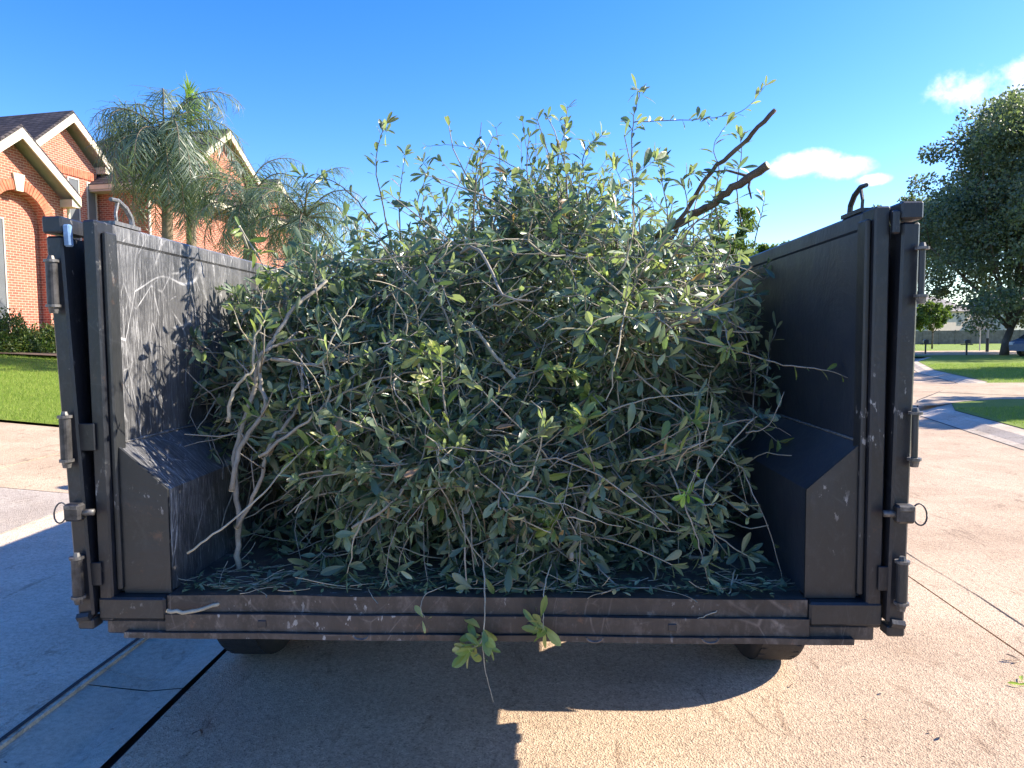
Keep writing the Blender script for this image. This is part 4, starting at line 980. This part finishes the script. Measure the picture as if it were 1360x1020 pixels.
B(PX([(735, 740, 2.02), (724, 775, 1.93), (721, 815, 1.87), (722, 838, 1.86)]), .0022, 'twig with a green tuft hanging over the sill right of the middle', mat='pale_bark', cut=False, clusters=[(.97, 11), (.8, 2)], size=.052, group=G, leafmat_='pale_leaf')
B(PX([(975, 757, 2.02), (968, 790, 1.93), (950, 812, 1.89), (925, 822, 1.88)]), .0026, 'curved bare twig hooked over the right half of the sill', mat='pale_bark', cut=False, group=G)
B(PX([(590, 778, 1.96), (565, 790, 1.92), (559, 808, 1.88), (564, 820, 1.87)]), .0014, 'tiny twig with three pale leaves hanging on the sill', mat='pale_bark', cut=False, clusters=[(.98, 3)], size=.034, leafmat_='pale_leaf', group=G)
B(PX([(757, 742, 2.0), (764, 712, 2.03), (772, 680, 2.05), (782, 645, 2.1)]), .0062, 'short lichen grey stick standing in the lower middle of the heap', mat='twig_bark', group=G, twigs=1, tipr=.8)
B(PX([(560, 622, 2.1), (590, 655, 2.05), (612, 700, 2.02), (640, 742, 2.0), (680, 768, 1.98), (715, 775, 2.0)]), .0026, 'long thin arching stem sweeping down to the floor in the middle', mat='pale_bark', cut=False, nleaf=3, group=G, span=(.0, .4))
B(PX([(596, 640, 2.1), (612, 690, 2.04), (636, 752, 1.99)]), .0030, 'straight pale stem beside the arching one', mat='pale_bark', group=G, twigs=2)
B(PX([(620, 425, 2.33), (645, 455, 2.28), (668, 485, 2.24), (685, 506, 2.22)]), .0050, 'curved pale stick with a blunt lower end in the centre', mat='pale_bark', group=G, tipr=1.1)
B(PX([(646, 406, 2.3), (672, 404, 2.27), (697, 392, 2.28), (722, 380, 2.3)]), .0042, 'short pale level stick near the upper middle', mat='pale_bark', group=G, twigs=2)
B(PX([(828, 415, 2.3), (842, 378, 2.3), (847, 340, 2.35), (846, 312, 2.4)]), .0032, 'slim upright pale stem right of the middle', mat='pale_bark', group=G, nleaf=2)
B(PX([(840, 492, 2.14), (880, 525, 2.1), (924, 562, 2.05), (928, 612, 2.02), (917, 652, 2.0)]), .0030, 'long stem bending down to a bright green tuft', mat='twig_bark', group=G, twigs=2, clusters=[(.25, 3)])
B(PX([(930, 612, 2.02), (918, 640, 2.0), (910, 660, 1.99)]), .002, 'bright yellow green leaf tuft near the right wheel box', mat='pale_bark', leafmat_='bright_leaf', cut=False, clusters=[(.9, 9), (.2, 2)], size=.038, group=G)
B(PX([(775, 560, 2.12), (820, 542, 2.08), (870, 528, 2.08), (928, 524, 2.1)]), .0030, 'pale twig lying level in the right middle of the heap', mat='pale_bark', group=G, nleaf=4)
B(PX([(548, 455, 2.22), (558, 490, 2.18), (566, 530, 2.15), (578, 575, 2.1), (600, 600, 2.06)]), .0042, 'leafy pale branch hanging down the left middle of the heap, leaves in the sun', mat='pale_bark', leafmat_='pale_leaf', nleaf=12, clusters=[(.85, 8), (.97, 10), (.6, 6)], group=G, size=.05)
B(PX([(640, 535, 2.1), (610, 560, 2.08), (585, 580, 2.05)]), .0025, 'sunlit spray of pale leaves beside the hanging leafy branch', leafmat_='pale_leaf', nleaf=8, clusters=[(.5, 6), (.95, 7)], group=G)
B(PX([(690, 500, 2.15), (725, 490, 2.12), (760, 490, 2.1)]), .0025, 'sunlit spray of pale leaves in the very middle of the heap', leafmat_='pale_leaf', nleaf=8, clusters=[(.5, 7), (.95, 9)], group=G)
B(PX([(760, 440, 2.25), (800, 425, 2.2), (832, 418, 2.17)]), .0025, 'pale leafy spray above the bare cut branch', leafmat_='pale_leaf', nleaf=8, clusters=[(.4, 6), (.9, 7)], group=G)
B(PX([(500, 470, 2.2), (470, 500, 2.16), (430, 520, 2.12), (395, 528, 2.1)]), .0035, 'leafy branch drooping left across the sunlit side', leafmat_='pale_leaf', nleaf=14, twigs=3, group=G)
B(PX([(415, 600, 2.08), (440, 596, 2.06), (450, 590, 2.05)]), .002, 'sunlit leaf cluster at the lower left of the heap', leafmat_='pale_leaf', clusters=[(.1, 6), (.5, 6), (.95, 6)], group=G, size=.055)
B(PX([(330, 330, 2.6), (318, 300, 2.55), (345, 345, 2.5), (362, 372, 2.45)]), .0035, 'yellowish sprig leaning on the left trailer rim', mat='pale_bark', leafmat_='pale_leaf', nleaf=8, clusters=[(.6, 6), (.9, 5)], group=G)
B(PX([(316, 700, 2.15), (344, 642, 2.14), (358, 590, 2.15), (386, 556, 2.17), (402, 516, 2.2), (400, 470, 2.25)]), .0060, 'forked grey branch right of the tall crooked one', twigs=7, group=G, tipr=.5)
B(PX([(345, 606, 2.12), (398, 566, 2.11), (452, 524, 2.12), (520, 500, 2.16), (580, 492, 2.2)]), .0048, 'grey branch rising gently to the right across the left half of the heap', twigs=5, group=G, nleaf=4)
B(PX([(424, 566, 2.1), (438, 520, 2.11), (430, 482, 2.14), (446, 440, 2.18), (474, 396, 2.24)]), .0042, 'upright wavy grey stick in the left half of the heap', twigs=6, group=G, mat='pale_bark')
B(PX([(362, 476, 2.18), (420, 484, 2.16), (480, 472, 2.18), (556, 440, 2.22)]), .0048, 'level grey branch near the upper left of the heap', twigs=5, group=G, nleaf=4)
B(PX([(1000, 556, 2.06), (962, 600, 2.03), (934, 652, 2.0), (952, 722, 1.99)]), .0024, 'thin bent stem in the right part of the heap near the wheel box', twigs=3, group=G, nleaf=4, mat='pale_bark')
B(PX([(838, 612, 2.02), (888, 602, 2.0), (944, 584, 2.02)]), .0026, 'short level twig left of the bright green tuft', twigs=2, group=G, nleaf=3, mat='pale_bark')
B(PX([(470, 700, 2.03), (520, 668, 2.02), (560, 610, 2.05), (566, 560, 2.1)]), .0040, 'dark bent stick in the shaded lower left of the heap', twigs=4, group=G, nleaf=2)
B(PX([(690, 700, 2.0), (712, 650, 2.01), (740, 612, 2.04), (790, 590, 2.08)]), .0034, 'thin grey stick low in the shaded middle of the heap', twigs=4, group=G, nleaf=3)
# sprigs standing against the sky
B(PX([(518, 320, 2.7), (508, 270, 2.66), (500, 225, 2.62), (503, 190, 2.6), (513, 164, 2.6)]), .0026, 'upright leafy sprig at the top left, its tip with two pale leaves', nleaf=11, size=.045, span=(.25, 1), group=G, mat='dark_bark', clusters=[(.9, 7), (.55, 3)])
B(PX([(532, 320, 2.66), (530, 270, 2.64), (534, 235, 2.62), (538, 205, 2.6)]), .0022, 'slim upright sprig right beside the top left one', nleaf=9, size=.04, group=G, mat='dark_bark', clusters=[(.98, 4)])
B(PX([(500, 300, 2.6), (470, 262, 2.58), (440, 240, 2.55), (400, 235, 2.53)]), .0026, 'dark leafed sprig reaching left in front of the palms', nleaf=6, size=.048, group=G, mat='dark_bark', clusters=[(.98, 8), (.75, 8)])
B(PX([(690, 225, 2.9), (650, 205, 2.85), (605, 193, 2.8), (565, 194, 2.78)]), .0016, 'thin leafy shoot reaching level to the left at the skyline', nleaf=12, size=.028, group=G, mat='dark_bark', span=(.1, 1))
B(PX([(628, 320, 2.75), (630, 260, 2.72), (634, 215, 2.7), (640, 162, 2.68)]), .0028, 'upright sprig with a bare tip left of the crest', nleaf=14, size=.045, span=(.15, .75), rosette=0, group=G, mat='dark_bark', clusters=[(.62, 8), (.45, 6)])
B(PX([(560, 300, 2.7), (555, 265, 2.68), (568, 230, 2.66), (562, 215, 2.66)]), .002, 'small forked sprig between the left and middle upright sprigs', nleaf=10, size=.042, group=G, mat='dark_bark', clusters=[(.5, 5), (.9, 4)])
B(PX([(842, 330, 2.62), (841, 260, 2.58), (839, 200, 2.55), (841, 160, 2.53), (850, 122, 2.52)]), .0030, 'tallest upright sprig ending in a star of leaves', nleaf=16, size=.05, span=(.1, .85), group=G, mat='dark_bark', clusters=[(.99, 8), (.72, 6), (.3, 8)])
B(PX([(842, 162, 2.53), (880, 160, 2.55), (930, 158, 2.57), (985, 148, 2.6), (1018, 112, 2.62)]), .0018, 'leafy shoot running level to the right from the tallest sprig', nleaf=22, size=.036, group=G, mat='dark_bark', span=(.05, 1), clusters=[(.5, 5)])
B(PX([(745, 320, 2.8), (742, 260, 2.78), (740, 215, 2.76), (752, 168, 2.75)]), .0030, 'bushy upright sprig forming the crest of the heap', nleaf=22, size=.046, group=G, mat='dark_bark', clusters=[(.5, 8), (.75, 8), (.95, 5)], twigs=4)
B(PX([(790, 300, 2.75), (778, 250, 2.73), (775, 205, 2.72), (800, 180, 2.7)]), .0028, 'bushy sprig just right of the crest', nleaf=20, size=.046, group=G, mat='dark_bark', clusters=[(.5, 8), (.8, 8)], twigs=4)
B(PX([(712, 215, 2.8), (712, 175, 2.78), (715, 150, 2.77), (730, 158, 2.76)]), .0010, 'hair thin wisp with tiny leaves over the crest', nleaf=5, size=.02, group=G, mat='dark_bark')
B(PX([(955, 310, 2.58), (950, 262, 2.55), (955, 225, 2.53), (948, 195, 2.52), (965, 165, 2.52)]), .0024, 'leafy sprig crossing the thin straight stick', nleaf=12, size=.045, group=G, mat='dark_bark', clusters=[(.45, 8), (.2, 6)])
B(PX([(985, 300, 2.55), (978, 250, 2.52), (985, 205, 2.5), (983, 180, 2.5)]), .0022, 'short leafy sprig between the two cut sticks', nleaf=8, size=.045, group=G, mat='dark_bark', clusters=[(.5, 6), (.9, 4)])
B(PX([(890, 320, 2.6), (885, 270, 2.57), (878, 235, 2.55), (880, 215, 2.55)]), .0024, 'low leafy sprig between the tallest one and the cut sticks', nleaf=12, size=.045, group=G, mat='dark_bark', clusters=[(.6, 6), (.95, 4)])
B(PX([(915, 300, 2.6), (912, 262, 2.58), (906, 240, 2.56), (922, 230, 2.55)]), .0022, 'small dark sprig under the thin straight stick', nleaf=10, size=.045, group=G, mat='dark_bark', clusters=[(.8, 5)])
B(PX([(820, 330, 2.7), (812, 280, 2.65), (825, 245, 2.6), (815, 220, 2.6)]), .0022, 'leafy sprig left of the tallest upright one', nleaf=12, size=.05, group=G, mat='dark_bark', clusters=[(.6, 6), (.95, 6)])
B(PX([(1000, 330, 2.5), (1010, 290, 2.48), (1016, 262, 2.46)]), .002, 'little sprig at the right end of the crest', nleaf=8, size=.04, group=G, mat='dark_bark')
B(PX([(985, 620, 2.1), (1000, 655, 2.07), (1020, 700, 2.03), (1040, 770, 2.0)]), .0022, 'thin drooping stem beside the right wheel box', nleaf=4, size=.04, group=G, cut=False)
B(PX([(990, 575, 2.08), (1020, 565, 2.05), (1042, 520, 2.05)]), .0022, 'curled bare twig against the right trailer wall', group=G, cut=False, twigs=1)
# further branches spread over the face of the heap; nothing in the photo tells these apart
size_k = 1.0
base_lb = 'leafy cut branch tangled in the front face of the brush heap'
gg = 'leafy branches tangled in the face of the heap'
p, d = cell(105, 'front')
for k in range(105):
    if p[k][2] < ZF + .16: p[k][2] += .2
    q = Vector(p[k]); q.y = fronty(q.x, q.z) + .06; dr = Vector(d[k]); dr.y = -abs(dr.y) * .5; dr.normalize(); ln = br_rng.uniform(.18, .42)
    pts = [q]
    for j in range(3):
        dr = (dr + Vector((br_rng.gauss(0, .25), br_rng.gauss(0, .1), br_rng.gauss(-.12, .2)))).normalized(); pts.append(pts[-1] + dr * ln / 3)
    A = local_clip(np.array([tuple(v) for v in pts])); A[:, 1] = np.maximum(A[:, 1], .05)
    pts = [TM @ Vector(v) for v in A]
    sunny = q.x < .1 and q.z > 1.1 + .35 * (q.x + .6)
    side = 'left' if q.x < -.3 else 'right' if q.x > .35 else 'middle'; hgt = 'low near the sill' if q.z < 1.15 else 'near the top' if q.z > 1.6 else 'at mid height'
    B(pts, br_rng.choice([.0022, .003, .004]), f'leafy cut branch tangled in the {side} part of the heap face, {hgt}', nleaf=br_rng.randint(6, 11), size=br_rng.uniform(.046, .062), group=gg, mat=br_rng.choice(['twig_bark', 'twig_bark', 'pale_bark']), leafmat_='cut_leaf_single' if br_rng.random() < .7 else 'pale_leaf', clusters=[(.96, 4)], cut=False)

# ------------------------------------------------------------------ things lying on the ground
def fallen(px, py, kind, label, s=.05, z=0.):
    p = atZ(px, py, z + .004); r = random.Random(int(px))
    root = empty('fallen_leaf', p, label=label, cat='leaf', group='leaves dropped on the concrete')
    me = leaf_mesh(kind, r.randrange(3))
    for k in range(1 if kind == 'dead_leaf' and s < .045 else 3):
        o = bpy.data.objects.new('leaf', me); COL.objects.link(o); o.parent = root; o.scale = (s,) * 3
        o.rotation_euler = (r.uniform(-.2, .5), r.uniform(-.7, .7), r.uniform(0, 6.3)); o.location = (r.gauss(0, .012), r.gauss(0, .012), .004 + .003 * k)
fallen(266, 972, 'dead_leaf', 'dry brown leaves on the road in the trailer shadow', .055)
fallen(1180, 918, 'dead_leaf', 'dry leaf scrap on the sunlit concrete, nearest the trailer corner', .03)
fallen(1238, 976, 'dead_leaf', 'left one of two dry leaf scraps low on the sunlit road', .03)
fallen(1252, 973, 'dead_leaf', 'right one of two dry leaf scraps low on the sunlit road', .04)
fallen(1053, 908, 'dead_leaf', 'round dark leaf scrap left of the other scraps on the sunlit road', .03)
fallen(1350, 876, 'dead_leaf', 'dark leaf lying on the long road joint', .05)
fallen(1359, 910, 'bright_leaf', 'fresh green leaf bunch at the right picture edge', .06)
fallen(40, 918, 'dead_leaf', 'dark leaf beside the gutter joint on the driveway', .045, .03)
k = 260; lx = rng.uniform(-2.2, 5.2, k); ly = 1.8 + rng.exponential(2.2, k); lz = np.array([zl(a) + .006 for a in lx])
ok = np.array([(a < interp(Rc, b) - .1) for a, b in zip(lx, ly)])
o = leaves_mesh('leaf_litter', np.stack([lx, ly, lz], 1)[ok], np.stack([rng.normal(0, 1, k), rng.normal(0, 1, k), rng.normal(0, .2, k)], 1)[ok], np.stack([rng.normal(0, .3, k), rng.normal(0, .3, k), np.ones(k)], 1)[ok], rng.uniform(.006, .022, k)[ok], 'dead_leaf')
tag(o, 'tiny brown leaf scraps strewn over the concrete around the trailer', 'leaf litter', kind='stuff')
B([atZ(140, 888, .03) , atZ(165, 896, .02), atZ(190, 901, .015), atZ(213, 903, .008), atZ(228, 897, .006)], .0016, 'thin dry twig lying across the gutter', mat='twig_bark', cut=False, cat='twig', name='twig', twigs=2)
